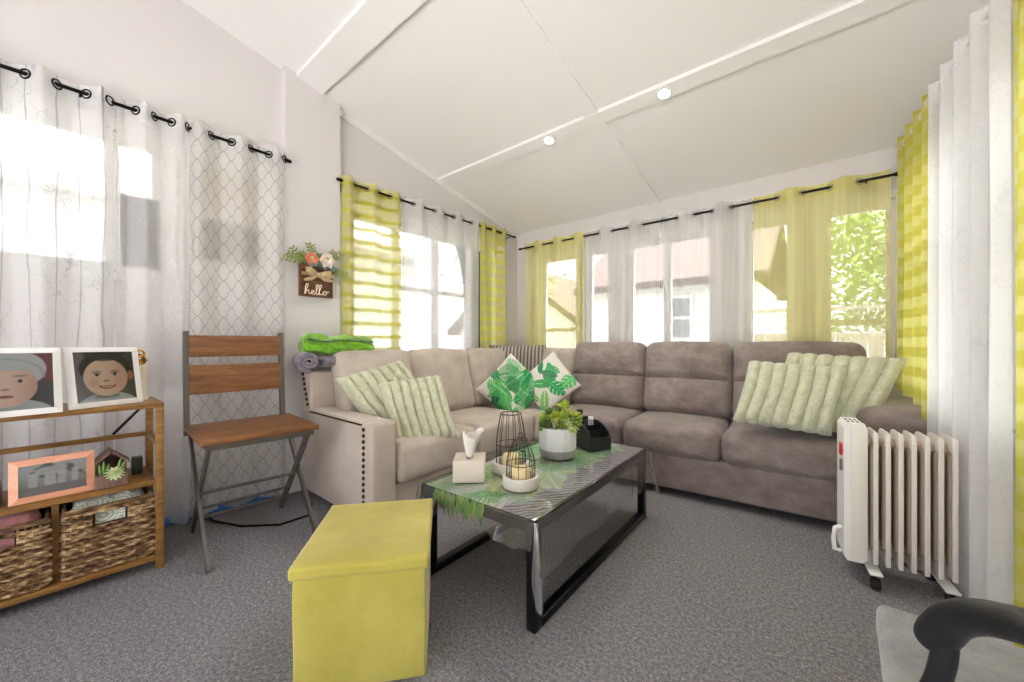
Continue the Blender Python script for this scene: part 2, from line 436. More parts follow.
def window(n, side, a, b, z0, z1, mull=(), rails=(), fw=.045):
    """frame mesh with its pane as a child; side: 'L' (a,b are y), 'B' (a,b are x)"""
    def box(m, s0, s1, za, zb, d0, d1):
        if side == 'L': m.box((XL-.12+d0, s0, za), (XL-.12+d1, s1, zb))
        elif side == 'B': m.box((s0, YB+.12-d1, za), (s1, YB+.12-d0, zb))
        else:
            vs = []
            for s_ in (s0, s1):
                for dd in (d0, d1):
                    p = Pr0+dr*s_+Vector((-dr.y, dr.x))*(.12-dd)*1
                    vs += [(p.x, p.y, za), (p.x, p.y, zb)]
            m.add(vs, [(0,1,3,2),(4,6,7,5),(0,4,5,1),(2,3,7,6),(0,2,6,4),(1,5,7,3)])
    m = MB()
    for s0, s1, za, zb in ((a, a+fw, z0+fw, z1-fw), (b-fw, b, z0+fw, z1-fw), (a, b, z0, z0+fw), (a, b, z1-fw, z1)): box(m, s0, s1, za, zb, .02, .10)
    for x in mull: box(m, x-fw*.6, x+fw*.6, z0+fw, z1-fw, .025, .095)
    for r in rails:
        z, (s0, s1) = r if isinstance(r, tuple) else (r, (a, b))
        box(m, s0, s1, z-.02, z+.02, .03, .09)
    o = struct(m.build('window_%d' % n, M['trim'], smooth=False))
    # inside casing and sill
    m = MB()
    for s0, s1, za, zb in ((a-.05, a, z0, z1), (b, b+.05, z0, z1), (a-.05, b+.05, z1, z1+.06), (a-.06, b+.06, z0-.05, z0)): box(m, s0, s1, za, zb, .12, .135)
    m.build('casing', M['trim'], o, smooth=False)
    m = MB(); box(m, a-.06, b+.06, z0+.0005, z0+.02, .1355, .165); m.build('sill', M['trim'], o, smooth=False)
    m = MB(); box(m, a+fw*.5, b-fw*.5, z0+fw*.5, z1-fw*.5, .055, .060)
    m.build('pane', M['glass'], o, smooth=False)
    return o
window(1, 'L', -.85, .43, 1.44, 2.20, mull=(-.3, .22,), rails=((1.8, (-.85, -.3)),))
window(2, 'L', .55, .96, 1.52, 2.2, rails=(1.85,))
window(3, 'L', 1.55, 3.33, .92, 2.12, mull=(2.0, 2.45, 2.9), rails=((1.55, (2.0, 2.9)),))
for i, (a, b) in enumerate(WB):
    window(4+i, 'B', a, b, .82, 2.03, mull=((-1.22,) if i == 2 else ()), rails=(1.2,) if i in (0, 4) else ())
window(9, 'R', sr(3.35), sr(2.4), .7, 2.0, rails=(1.4,)); window(10, 'R', sr(2.25), sr(1.3), .7, 2.0, rails=(1.4,))  # unseen right wall windows, added to let in light behind the curtains
# solid panel filling the lower right light of the first window, beside the air conditioner
m = MB(); m.box((XL-.03, .25, 1.48), (XL-.012, .40, 1.87))
for k in range(9): m.box((XL-.012, .262+k*.015, 1.49), (XL-.006, .270+k*.015, 1.86))
tag(m.build('accordion_panel', plain('grey_panel', '#8f8d90', .7)), 'grey ribbed filler panel in the narrow window light behind white sheer curtain', 'panel')
M['blind'] = plain('blind_panel', '#d5cdc4', .9)
m = MB(); m.box((XL-.05, .60, 1.87), (XL-.035, .91, 2.15)); tag(m.build('roller_blind', M['blind']), 'cream blind closed above the air conditioner', 'blind')
ac = thing('air_conditioner', 'white window air conditioner with louvred grille behind the trellis curtain', 'air conditioner', (XL-.05, .755, 1.545))
M['acp'] = plain('ac_plastic', '#dcd5cc', .6)
m = MB(); m.box((XL-.20, .60, 1.545), (XL+.01, .91, 1.83), .012); m.build('housing', M['acp'], ac)
m = MB()
for k in range(11): m.box((XL+.008, .615, 1.585+k*.021), (XL+.022, .895, 1.592+k*.021))
m.build('grille', plain('ac_grille', '#f0ece6', .5), ac)
m = MB(); m.box((XL+.0095, .612, 1.575), (XL+.0115, .898, 1.815)); m.build('vent', plain('ac_dark', '#6b665f', .8), ac)
# ------------------------------------------------------------------ curtains
def curtain_rod(name, label, p0, p1, brackets=(), fin=(True, True), mat='black_metal'):
    p0 = Vector(p0); p1 = Vector(p1); d = (p1-p0).normalized()
    t = thing(name, label, 'curtain rod', tuple(p0))
    m = MB(); m.tube([p0, p1], .0095, 10); m.build('pole', M[mat], t)
    for k, (p, s) in enumerate(((p0, -1), (p1, 1))):
        if fin[k]:
            m = MB(); m.tube([p, p+d*s*.012, p+d*s*.02, p+d*s*.04, p+d*s*.05], [.010, .015, .0125, .013, .004], 10); m.build('finial', M['black_metal'], t)
    for (s, nx, ny, dist) in brackets:
        q = p0+d*s; m = MB(); m.tube([q+Vector((0, 0, -.012)), q+Vector((nx*dist*.6, ny*dist*.6, -.018)), q+Vector((nx*dist, ny*dist, -.03))], .006, 6)
        m.tube([q+Vector((nx*dist, ny*dist, -.06)), q+Vector((nx*dist, ny*dist, .01))], .009, 6)
        m.build('bracket', M['black_metal'], t)
    return t
def curtain(name, label, p0, p1, zr, zbot, waves, mat, amp=.042, group=None, seed=0, splay=0., grom='nickel', cat='curtain'):
    """grommet-top panel on a rod from p0 to p1; the sheet weaves in front of and behind the rod"""
    p0 = Vector((*p0, 0)); p1 = Vector((*p1, 0)); L = (p1-p0).length; d = (p1-p0)/L; nr = Vector((-d.y, d.x, 0))
    rnd = random.Random(seed); ph = [rnd.uniform(0, 6.28) for _ in range(8)]
    loc = (p0+p1)/2; t = thing(name, label, cat, (loc.x, loc.y, zr), 0, group)
    nu = int(waves*14); ztop = zr+.045; H = ztop-zbot; nz = 30
    def off(u, w):
        a = 2*PI*waves*u
        drift = .55*math.sin(1.7*w+ph[0]+3*u)*w+.35*math.sin(3.1*u*waves*.9+ph[1])*w
        A = amp*(1+.25*w*math.sin(5*u+ph[2])+.12*w*math.sin(2.2*waves*u+ph[3]))
        y = A*math.sin(a+drift*.6)+.008*w*math.sin(2.3*a+ph[4]+2*w)
        x = L*u+.006*math.sin(2*a)*(1-.5*w)+splay*(u-.5)*w
        return x, y
    V = []; UV = []; 
    top = [off(i/nu, 0) for i in range(nu+1)]; arc = [0]
    for i in range(nu): arc.append(arc[-1]+math.hypot(top[i+1][0]-top[i][0], top[i+1][1]-top[i][1]))
    for i in range(nu+1):
        for j in range(nz+1):
            w = j/nz; x, y = off(i/nu, w); z = ztop-H*w
            if j == 0: z -= .004*math.cos(4*PI*waves*i/nu)
            p = p0+d*x+nr*y; V.append((p.x, p.y, z)); UV.append((arc[i], z))
    F = [(i*(nz+1)+j, (i+1)*(nz+1)+j, (i+1)*(nz+1)+j+1, i*(nz+1)+j+1) for i in range(nu) for j in range(nz)]
    m = MB(); m.v = V; m.f = F; m.uv = UV
    m.build('cloth', mat, t, sharp=180, fix=False)
    # the doubled heading band and the hem, folded cloth of the same stuff
    m = MB(); rows = 3
    vs = []; uv = []
    for i in range(nu+1):
        for j in range(rows+1):
            w = (j/rows)*.09/H; x, y = off(i/nu, w); p = p0+d*x+nr*(y-.0025); vs.append((p.x, p.y, ztop-.001-H*w)); uv.append((arc[i], ztop-H*w))
    m.v = vs; m.uv = uv; m.f = [(i*(rows+1)+j, (i+1)*(rows+1)+j, (i+1)*(rows+1)+j+1, i*(rows+1)+j+1) for i in range(nu) for j in range(rows)]
    m.build('heading', mat, t, sharp=180, fix=False)
    n = int(round(waves*2)); g0 = None
    for k in range(n):
        u = (k+.0)/(2*waves)
        if u <= .001 or u > .999: u = min(max(u, .012), .988)
        x, y = off(u, .0); x2, y2 = off(u+.002, 0); tt = (d*(x2-x)+nr*(y2-y)).normalized()
        p = p0+d*x+nr*y; p.z = zr
        ang = math.atan2(tt.y, tt.x)
        if g0 is None:
            gm = MB(); gm.torus((0, 0, 0), .0215, .0042, 'Y', 16, 6)
            g0 = gm.build('grommet', M[grom], t, local=True); g = g0
        else:
            g = g0.copy(); C.objects.link(g); g.parent = t
        g.location = MW[t.name].inverted() @ p; g.rotation_euler = (0, 0, ang)
    return t

M['white_g'] = plain('white_grommet', '#dedcd8', .5)
ZL = 2.305; GL = 'curtains on the front left rod'
curtain_rod('curtain_rod', 'black curtain rod on the left wall above the white framed photos and folding chair', (-2.9, -.9, ZL), (-2.9, 1.03, ZL), ((.12, -1, 0, .1), (1.0, -1, 0, .1), (1.88, -1, 0, .1)))
curtain('sheer_curtain', 'white sheer curtain embroidered with grey bare branches behind the bookshelf', (-2.9, .215), (-2.9, -.65), ZL, .03, 4.5, M['c_branch'], seed=1, grom='black_metal')
curtain('sheer_curtain', 'plain white sheer curtain between the branch-patterned one and the trellis-patterned one', (-2.9, .52), (-2.9, .225), ZL, .02, 2, M['c_white'], seed=2, amp=.045, grom='black_metal')
curtain('sheer_curtain', 'off-white curtain with a grey trellis pattern behind the folding chair', (-2.9, 1.04), (-2.9, .525), ZL, .03, 2.5, M['c_trellis'], seed=3, amp=.036, grom='black_metal')
Z2 = 2.30
curtain_rod('curtain_rod', 'black curtain rod on the left wall above the beige sofa, beyond the pilaster', (-2.92, 1.45, Z2), (-2.92, 3.50, Z2), ((.03, -1, 0, .075), (1.0, -1, 0, .075), (2.0, -1, 0, .075)))
curtain('striped_curtain', 'lime and white striped curtain beside the hanging hello basket', (-2.92, 1.97), (-2.92, 1.44), Z2, .25, 2.5, M['c_stripe'], seed=4, amp=.036)
curtain('sheer_curtain', 'white sheer curtain between two lime striped ones over the beige sofa', (-2.92, 2.94), (-2.92, 1.98), Z2, .25, 4, M['c_white'], seed=5, amp=.036)
curtain('striped_curtain', 'narrow lime and white striped curtain near the far left room corner', (-2.92, 3.37), (-2.92, 2.95), Z2, .25, 2.5, M['c_stripe'], seed=6, amp=.034)
Z3 = 2.16
curtain_rod('curtain_rod', 'long black curtain rod on the back wall over the brown sofa', (-2.85, 3.575, Z3), (.285, 3.575, Z3), ((.05, 0, 1, .075), (1.4, 0, 1, .075), (2.15, 0, 1, .075), (3.0, 0, 1, .075)))
curtain('sheer_curtain', 'lime yellow voile curtain at the left end of the back wall rod', (-2.80, 3.575), (-2.02, 3.575), Z3, .15, 3, M['c_lime'], seed=7, amp=.04)
curtain('sheer_curtain', 'white sheer curtain right beside the left lime voile on the back wall', (-2.01, 3.575), (-1.24, 3.575), Z3, .15, 2.5, M['c_back'], seed=8, amp=.045)
curtain('sheer_curtain', 'white sheer curtain left of the wide lime voile on the back wall', (-1.23, 3.575), (-.52, 3.575), Z3, .15, 2.5, M['c_back'], seed=9, amp=.045)
curtain('sheer_curtain', 'lime yellow voile curtain at the right end of the back wall, above the sage cushions', (-.51, 3.575), (.270, 3.575), Z3, .15, 2.5, M['c_lime'], seed=10, amp=.04)
Z4 = 2.25
def pr(y): return (.335+.1*(3.1-y), y)
curtain_rod('curtain_rod', 'white curtain rod of the right wall, mostly hidden by its curtain tops', (*pr(3.46), Z4), (*pr(1.0), Z4), fin=(False, False), mat='white_g')
curtain('striped_curtain', 'lime striped curtain in the right corner behind the brown sofa arm', pr(2.80), pr(3.44), Z4, .06, 4, M['c_stripe_r'], seed=11, amp=.034, grom='white_g')
curtain('sheer_curtain', 'long white curtain with faint grey leaf stitching behind the oil heater', pr(2.05), pr(2.78), Z4, .02, 4.5, M['c_right'], seed=12, amp=.036, grom='white_g')
curtain('striped_curtain', 'lime striped curtain at the right edge beyond the office chair', pr(1.25), pr(2.035), Z4, .02, 4, M['c_stripe_r'], seed=13, amp=.036, grom='white_g')
# blue painter's tape strip at the foot of the left wall
m = MB(); m.box((-2.985, -.4, .0), (-2.93, .99, .045), .004); tag(m.build('tape_strip', plain('blue_tape', '#3f73b0', .6)), 'strip of blue film along the floor under the left curtains', 'film strip')

# ceiling spots
for k, (x, y, lab) in enumerate(((-1.71, 2.485, 'round glowing ceiling spotlight left of the batten crossing'), (-.835, 2.485, 'round glowing ceiling spotlight right of the batten crossing'))):
    z = zc(y)-.022; R = Matrix.Rotation(math.atan(-.22), 3, 'X')
    s = thing('ceiling_spotlight', lab, 'light', (x, y, z), 0, 'ceiling spotlights', R)
    m = MB(); m.lathe([(.048, .0), (.048, -.006), (.036, -.010), (.033, -.004), (.033, .0)], 28, cap=False); m.build('trim_ring', M['trim'], s, local=True)
    m = MB(); m.ball((0, 0, -.006), .032, 10, (1, 1, .4)); m.build('bulb', glow('bulb_glow', (1, .97, .92), 30), s, local=True)
    L = bpy.data.lights.new('spot_bulb', 'SPOT'); L.energy = 12; L.spot_size = 2.2; L.spot_blend = .8; L.shadow_soft_size = .03; L.color = (1, .95, .88)
    o = bpy.data.objects.new('bulb_light', L); C.objects.link(o); o.parent = s; o.location = (0, 0, -.03)

# ------------------------------------------------------------------ beige sectional sofa
M['linen'] = fabric('beige_linen', '#b9ab9f', '#d2c6bb', 500, bstr=.3, blotch=3)
M['linen_back'] = fabric('beige_cushion_linen', '#b3a69a', '#cec2b6', 350, bstr=.45, blotch=7)
M['bronze'] = plain('bronze_nail', '#4a3428', .35, .85)
def wr(p, s, a, off=0):  # soft wrinkle displacement
    return a*noise.noise(Vector(p)*s+Vector((off, off*.7, off*.3)))
def cush(lo, hi, r, puff=(.02, .02, .02), seg=4, mid=10, M_=None, seed=0, wa=.006, ws=6):
    m = MB()
    def fn(P, h):
        q = Vector(P)
        for k in range(3):
            i, j = (k+1) % 3, (k+2) % 3
            g = max(0, (1-(P[i]/h[i])**2))*max(0, (1-(P[j]/h[j])**2))
            q[k] += (1 if P[k] > 0 else -1)*puff[k]*g*min(1, abs(P[k])/h[k]*1.0)
        n = wr(P, ws, wa, seed); n2 = wr(P, ws*2.7, wa*.4, seed+3)
        return q+Vector(P).normalized()*(n+n2)
    m.box(lo, hi, r, seg, mid, M_, fn)
    return m
sofa = thing('sectional_sofa', 'beige linen sectional sofa with nailhead arm along the left wall and corner', 'sofa', (-2.4, 1.13, 0))
B = M['linen']
m = MB(); m.box((-2.83, 1.13, .04), (-1.95, 1.29, .605), .022, 3, 4); m.build('arm', B, sofa)
arm = sofa.children[-1]
m = MB(); m.box((-2.80, 1.27, .04), (-1.985, 2.62, .22), .01); m.box((-2.80, 2.55, .04), (-1.93, 3.4, .22), .01); m.build('base', B, sofa)
m = MB(); m.box((-2.87, 1.135, .04), (-2.73, 3.47, .86), .02, 3); bf = m.build('back_frame', B, sofa)
m = MB(); m.box((-2.73, 3.33, .04), (-1.95, 3.48, .86), .02, 3); m.build('back_frame', B, sofa)
def nail(parent, pts, r, big):
    first = None
    for p in pts:
        if first is None:
            q = MB(); q.lathe([(r, 0), (r, r*.35), (r*.8, r*.7), (r*.4, r*.95), (.0003, r*1.0)], 10, M=Matrix.Rotation(PI/2, 4, 'X')); first = q.build('nail_head', M['bronze'], parent, local=True); o = first
        else: o = first.copy(); C.objects.link(o); o.parent = parent
        o.location = MW[parent.name].inverted() @ Vector(p)
nail(arm, [(-2.03, 1.130, .565-k*.034) for k in range(15)], .0118, True)
nail(arm, [(-2.72+k*.0175, 1.130, .588) for k in range(39)], .0064, False)
nail(bf, [(-2.845+k*.012, 1.135, .835-k*.034) for k in range(7)], .0125, True)
cush((-2.70, 1.30, .22), (-1.94, 1.955, .46), .05, (.01, .0, .018), seed=1).build('seat_cushion', M['linen_back'], sofa)
cush((-2.70, 1.96, .22), (-1.94, 2.62, .46), .05, (.01, .0, .018), seed=2).build('seat_cushion', M['linen_back'], sofa)
cush((-2.70, 2.625, .22), (-1.92, 3.32, .46), .05, (.01, .0, .018), seed=3).build('seat_cushion', M['linen_back'], sofa)
def bc(c, w, h, th, yaw, lean, seed, puff=.035, hh=0):
    """back cushion: centre of its bottom edge c, width w, height h, facing local -y"""
    T = Matrix.Translation(c) @ Matrix.Rotation(yaw, 4, 'Z') @ Matrix.Rotation(-lean, 4, 'X')
    return cush((-w/2, -th/2, 0), (w/2, th/2, h), .06, (.0, puff, .012), 4, 12, T, seed, .009, 5)
for k, (c, yaw, w) in enumerate((((-2.56, 1.56, .47), PI/2, .60), ((-2.56, 2.16, .47), PI/2, .64), ((-2.57, 2.79, .47), PI/2, .62), ((-2.23, 3.18, .47), 0, .62))):
    bc(c, w, .53, .17, yaw, math.radians(14), 11+k).build('back_cushion', M['linen_back'], sofa)

# ------------------------------------------------------------------ brown sofa
def suede(name, c0, c1):
    t = NT(name); co = t.coord()
    n1 = t.noise(co, 4, 5, .7); n2 = t.noise(t.mapping(co, (1, 1, 1.3)), 11, 4, .6)
    f = t.math('ADD', t.math('MULTIPLY', n1, .55), t.math('MULTIPLY', n2, .45))
    col = t.ramp(f, [(.35, srgb(c0)), (.5, srgb('#8a7c77')), (.66, srgb(c1))])
    t.bsdf(col, .68, 0, t.bump(t.math('ADD', t.math('ADD', n2, n1), t.math('MULTIPLY', t.noise(co, 60, 2), .3)), .5, .016), .4, Sheen_Weight=.3); return t.m
M['suede'] = suede('brown_suede', '#776863', '#a09490')
bs = thing('sofa', 'taupe brown suede three-seat sofa under the back windows', 'sofa', (-1.87, 2.645, 0), math.radians(4.2))
W3 = MW[bs.name]
def lb(m, name, mat=M['suede'], parent=bs): return m.build(name, mat, parent, local=True)
m = MB(); m.box((0, .02, .05), (2.22, .70, .285), .02, 3, 4); lb(m, 'base')
m = MB(); m.box((0, .60, .20), (2.0, .74, .93), .03, 3, 4); lb(m, 'back_frame')
for k, (a, b) in enumerate(((.0, .655), (.66, 1.30), (1.305, 1.97))):
    cush((a, -.01, .275), (b, .64, .485), .06, (.0, .012, .022), 5, 12, None, 21+k, .007, 5).build('seat_cushion', M['suede'], bs, local=True)
def brown_back(a, b, seed, h=.575):
    w = b-a
    T = Matrix.Translation(((a+b)/2, .55, .475)) @ Matrix.Rotation(math.radians(-9), 4, 'X')
    def fn(P, hh):
        q = Vector(P); zz = (P.z+hh.z)/(2*hh.z)
        g = max(0, 1-(P.x/hh.x)**4)
        if P.y < 0:
            q.y -= .045*g*(math.exp(-((zz-.24)/.22)**2)+1.0*math.exp(-((zz-.76)/.22)**2))
            q.y += .034*math.exp(-((zz-.5)/.022)**2)
        q.z += .012*(1-(P.x/hh.x)**2)*(1 if P.z > 0 else 0)
        n = wr(P, 6, .010, seed)+wr(P, 17, .0035, seed)
        q.y += n
        return q
    m = MB(); m.box((-w/2, -.11, 0), (w/2, .09, h), .07, 5, 16, T, fn); return m
for k, (a, b) in enumerate(((.0, .665), (.665, 1.31), (1.315, 2.06))):
    lb(brown_back(a, b, 31+k), 'back_cushion')
# arm: low padded roll, higher at the back
def armfn(P, h):
    q = Vector(P); f = (P.y+h.y)/(2*h.y); q.z += .10*f*max(0, (P.z+h.z)/(2*h.z))+wr(P, 6, .006, 5); q.x += .015*math.sin(f*3)*(P.z > 0)
    return q
m = MB(); m.box((1.985, .02, .05), (2.20, .72, .54), .05, 4, 6); lb(m, 'arm')
m = MB(); m.box((1.95, .0, .50), (2.30, .72, .695), .085, 5, 10, None, armfn); lb(m, 'arm_pad')

# ------------------------------------------------------------------ cushions
def pillow(m, w, h, th, M_, disp=None, n=64, pinch=.06, pw=.5, shear=0):
    """two bulging sheets joined at the rim; local x right, z up, y depth"""
    idx = {}; vs = []; fs = []; col = []
    def pos(i, j, s):
        a = -1+2*i/n; b = -1+2*j/n
        x = a*(1-pinch*(1-b*b)); z = b*(1-pinch*(1-a*a))
        if disp: z *= 1+1.1*disp(a, 0, s)*(abs(b)**2)
        r = max(0, 1-a**4)*max(0, 1-b**4)
        y = th/2*r**pw
        if disp: y += disp(a, b, s)*min(1, r*4)
        return Vector((x*w/2+shear*z*h/2, s*y, z*h/2))
    def vid(i, j, s):
        rim = i in (0, n) or j in (0, n)
        k = (i, j, 0 if rim else s)
        if k not in idx: idx[k] = len(vs); vs.append(pos(i, j, s)); col.append((i/n, j/n, s))
        return idx[k]
    for s in (-1, 1):
        for i in range(n):
            for j in range(n):
                q = [vid(i, j, s), vid(i+1, j, s), vid(i+1, j+1, s), vid(i, j+1, s)]
                if s > 0: q.reverse()
                fs.append(q)
    m.add(vs, fs, M_); return col
def orient(c, yaw, lean, roll=0):
    return Matrix.Translation(c) @ Matrix.Rotation(yaw, 4, 'Z') @ Matrix.Rotation(-lean, 4, 'X') @ Matrix.Rotation(roll, 4, 'Y')
t = NT('sage_fur'); co = t.coord()
n1 = t.noise(co, 120, 4, .7); n2 = t.noise(co, 25, 4, .6)
f = t.math('ADD', t.math('MULTIPLY', n1, .6), t.math('MULTIPLY', n2, .4))
t.bsdf(t.ramp(f, [(.32, srgb('#b0b295')), (.5, srgb('#cfd0b2')), (.68, srgb('#e6e6d0'))]), .95, 0, t.bump(f, .8, .012), .1, Sheen_Weight=.6)
M['sage'] = t.m
def ribs(n, a_, sd, bend=.0):
    def d(a, b, s):
        ph = (a+bend*b*b+.02*math.sin(3*b+sd)) * n/2
        r = abs(math.cos(PI*ph))**.55
        return a_*(r-.4)+.006*noise.noise(Vector((a*6, b*6, sd)))
    return d
def sage(label, c, w, h, th, yaw, lean, roll, nr, seed, sh=0):
    o = MB(); pillow(o, w, h, th, orient(c, yaw, lean, roll), ribs(nr, .036, seed), 110, .03, .38, sh)
    # fluffy scalloped rim
    r = o.build('cushion', M['sage']); return tag(r, label, 'cushion', 'sage fur cushions')
R_ = math.radians
sage('large sage ribbed fur cushion leaning on the beige sofa arm, behind the front one', (-2.38, 1.52, .675), .48, .46, .13, PI/2-R_(12), R_(24), R_(-14), 7, 1, -.25)
sage('front sage ribbed fur cushion at the arm end of the beige sofa', (-2.12, 1.57, .60), .41, .45, .13, PI/2-R_(28), R_(24), R_(-6), 7, 2, -.10)
sage('larger sage ribbed fur cushion behind, at the right end of the brown sofa', (-.05, 2.98, .755), .54, .47, .14, R_(0), R_(20), R_(3), 7, 3, .28)
sage('sage ribbed fur cushion in front of the larger one on the brown sofa', (-.23, 2.83, .735), .48, .40, .13, R_(6), R_(22), R_(4), 7, 4, .14)
# striped grey corner cushion
t = NT('grey_stripe_knit'); co = t.coord()
sp = t.node('ShaderNodeSeparateXYZ'); t.t.links.new(co, sp.inputs[0])
bnd = band(t, sp.outputs[0], .036, .5, .1)
t.bsdf(t.mix(bnd, srgb('#b3aaa0'), srgb('#6f6862')), .95, 0, t.bump(bnd, .5, .006), .1)
M['knit'] = t.m
o = thing('cushion', 'grey vertically striped knit cushion in the sofa corner behind the leaf cushions', 'cushion', (-2.50, 3.05, .80), 0, None, orient((0, 0, 0), R_(30), R_(14)).to_3x3())
m = MB(); pillow(m, .60, .48, .13, None, None, 40, .05); m.build('cover', M['knit'], o, local=True)

# leaf painting shared by cushions and runner
GREENS = ['#1f7a45', '#2f9a55', '#5fb36a', '#9fc97e', '#17663c', '#7fb88a', '#3c8f4d']
def leaves(seed, n, W, H, size, kinds=(0, 1, 2), cols=GREENS):
    rnd = random.Random(seed); L = []
    for k in range(n):
        L.append((rnd.uniform(0, W), rnd.uniform(0, H), rnd.uniform(0, 2*PI), rnd.uniform(.7, 1.25)*size, rnd.choice(kinds), srgb(rnd.choice(cols)), srgb(rnd.choice(cols))))
    return L
def paint(L, x, y, bg):
    c = bg
    for (cx, cy, an, ln, kind, c1, c2) in L:
        dx = x-cx; dy = y-cy
        if dx*dx+dy*dy > ln*ln: continue
        t_ = (dx*math.cos(an)+dy*math.sin(an))/ln+.5; s_ = (-dx*math.sin(an)+dy*math.cos(an))/ln
        if not 0 < t_ < 1: continue
        wd = {0: .20, 1: .36, 2: .30}[kind]*math.sin(PI*t_)**.7
        if abs(s_) < wd:
            if kind == 1 and ((t_*1.0-abs(s_)*.9)*9) % 1 > .58 and abs(s_) > .03: continue
            if kind == 2 and ((t_-abs(s_)*.7)*5) % 1 > .80 and abs(s_) > wd*.35: continue
            v = (t_*1.0-abs(s_)*.8)*14 % 1
            c = c1 if v < .7 else c2
            if abs(s_) < .014: c = tuple(min(1, q*1.8+.05) for q in c1)
    return c
M['leafprint'] = paint_mat('leaf_print_cotton', .85, 300, Sheen_Weight=.2)
def leaf_cushion(label, c, w, th, yaw, lean, roll, seed, cnt, kinds):
    m = MB(); mat = orient(c, yaw, lean, roll)
    uv = pillow(m, w, w, th, mat, None, 130, .05)
    L = leaves(seed, cnt, 1, 1, .42, kinds)
    bg = srgb('#dcd8cf'); m.col = [paint(L, a, b, bg) for a, b, s in uv]
    return tag(m.build('cushion', M['leafprint']), label, 'cushion', 'leaf print cushions')
leaf_cushion('green leaf print cushion standing on its corner, left of the pair', (-2.245, 2.675, .645), .46, .13, R_(40), R_(16), R_(43), 5, 40, (0, 1, 1))
leaf_cushion('green and cream monstera leaf cushion on its corner, right of the pair', (-1.97, 2.86, .695), .42, .12, R_(14), R_(18), R_(47), 9, 13, (0, 2, 2))

# ------------------------------------------------------------------ rolled blankets
def fuzz(name, c0, c1, s=60):
    t = NT(name); co = t.coord(); f = t.math('ADD', t.math('MULTIPLY', t.noise(co, s, 4, .7), .5), t.math('MULTIPLY', t.noise(co, 12, 3, .6), .5))
    t.bsdf(t.ramp(f, [(.35, srgb(c0)), (.65, srgb(c1))]), .9, 0, t.bump(f, .7, .012), .2, Sheen_Weight=.5); return t.m
def roll(m, p0, p1, R, turns=2.2, sq=.8, seed=0, amp=.01):
    """a cloth roll: spiral sheet swept from p0 to p1 with an outer skin"""
    p0 = Vector(p0); p1 = Vector(p1); d = (p1-p0); L = d.length; d.normalize()
    a = Vector((0, 0, 1)); b = d.cross(a).normalized(); a = b.cross(d)
    nt = int(turns*20); nl = 30; pitch = .78*R/turns
    def fn(i, j):
        k = i*2 if i <= .5 else (1-i)*2            # out along the outer face, back along the inner face
        inner = 0 if i <= .5 else pitch*.72
        an = k*turns*2*PI+.9; r = R*(.22+.78*k)-inner
        s = j*L; end = min(1, min(j, 1-j)*8+.70)**.6
        rr = r*end+amp*noise.noise(Vector((math.cos(an)*2.2, math.sin(an)*2.2+seed, s*9)))*(.3+k)
        return p0+d*s+(a*math.cos(an)*sq+b*math.sin(an))*rr
    m.grid(fn, nt*2, nl)
    def capf(j):
        def f(i, w):
            return fn(i*.5, j).lerp(fn(1-i*.5, j), w)
        return f
    m.grid(capf(0), nt, 1); m.grid(capf(1), nt, 1)
m = MB(); roll(m, (-2.765, 1.09, 1.035), (-2.735, 1.585, 1.02), .090, 2.0, .84, 1, .026)
tag(m.build('rolled_blanket', fuzz('green_plush', '#4f8f14', '#9ad43a')), 'bright green plush blanket rolled up on the back of the beige sofa', 'blanket')
gb = thing('rolled_blanket', 'grey blanket rolled under the green one, its spiral end showing at the sofa back', 'blanket', (-2.8, 1.05, .86))
m = MB(); roll(m, (-2.885, 1.155, .935), (-2.635, 1.085, .925), .082, 2.4, .92, 3, .010); m.build('roll', fuzz('grey_plush', '#5c5560', '#8d8692'), gb)
m = MB(); m.box((-2.86, 1.18, .89), (-2.64, 1.64, .955), .028, 4, 8, None, lambda P, h: Vector(P)+Vector((0, 0, wr(P, 9, .008)))); m.build('fold', bpy.data.materials['grey_plush'], gb)
# ------------------------------------------------------------------ folding chair
M['rustic'] = wood('rustic_brown_wood', '#5a3822', '#9c6a40', 0, 3, .45, 14, .3)
M['gun'] = plain('gunmetal', '#6d6862', .42, .7, bs=30, bstr=.1)
ch = thing('folding_chair', 'tall folding chair of rustic brown wood and gunmetal bars in front of the curtains', 'chair', (-2.475, .715, 0), R_(87))
def cbb(name, mat, fn): m = MB(); fn(m); return m.build(name, mat, ch, local=True)
cbb('seat', M['rustic'], lambda m: m.box((-.26, -.262, .572), (.26, .235, .602), .006, 2))
for k, (a, b) in enumerate(((-.262, -.16), (-.155, .0), (.005, .145), (.15, .262))): pass
cbb('seat_frame', M['gun'], lambda m: (m.box((-.235, -.25, .545), (.235, -.225, .571)), m.box((-.235, .20, .545), (.235, .225, .571)), m.box((-.235, -.225, .545), (-.215, .20, .571)), m.box((.215, -.225, .545), (.235, .20, .571))))
for s in (-1, 1):
    x = s*.236
    cbb('leg', M['gun'], lambda m: m.bar((x, -.285, .0), (x, .215, .56), .013, .040, (0, 1, 1)))
    cbb('leg', M['gun'], lambda m: m.bar((x-s*.016, .265, .0), (x-s*.016, -.215, .56), .013, .040, (0, 1, 1)))
    cbb('back_post', M['gun'], lambda m: m.bar((s*.234-.014, .222, .545), (s*.234-.014, .265, 1.115), .024, .034, (0, 1, 0)))
def slat(z0, z1):
    def f(m):
        y0 = .222+(z0-.545)*.075; y1 = .222+(z1-.545)*.075
        m.box((-.223, -.011, 0), (.223, .011, (z1-z0)), .004, 1, 1, Matrix.Translation((-.014, y0-.01, z0)) @ Matrix.Rotation(-.075, 4, 'X'))
    return f
cbb('back_slat', M['rustic'], slat(.972, 1.093)); cbb('back_slat', M['rustic'], slat(.765, .928))
cbb('stretcher', M['gun'], lambda m: m.tube([(-.225, -.012, .285), (.225, -.012, .285)], .009, 8))
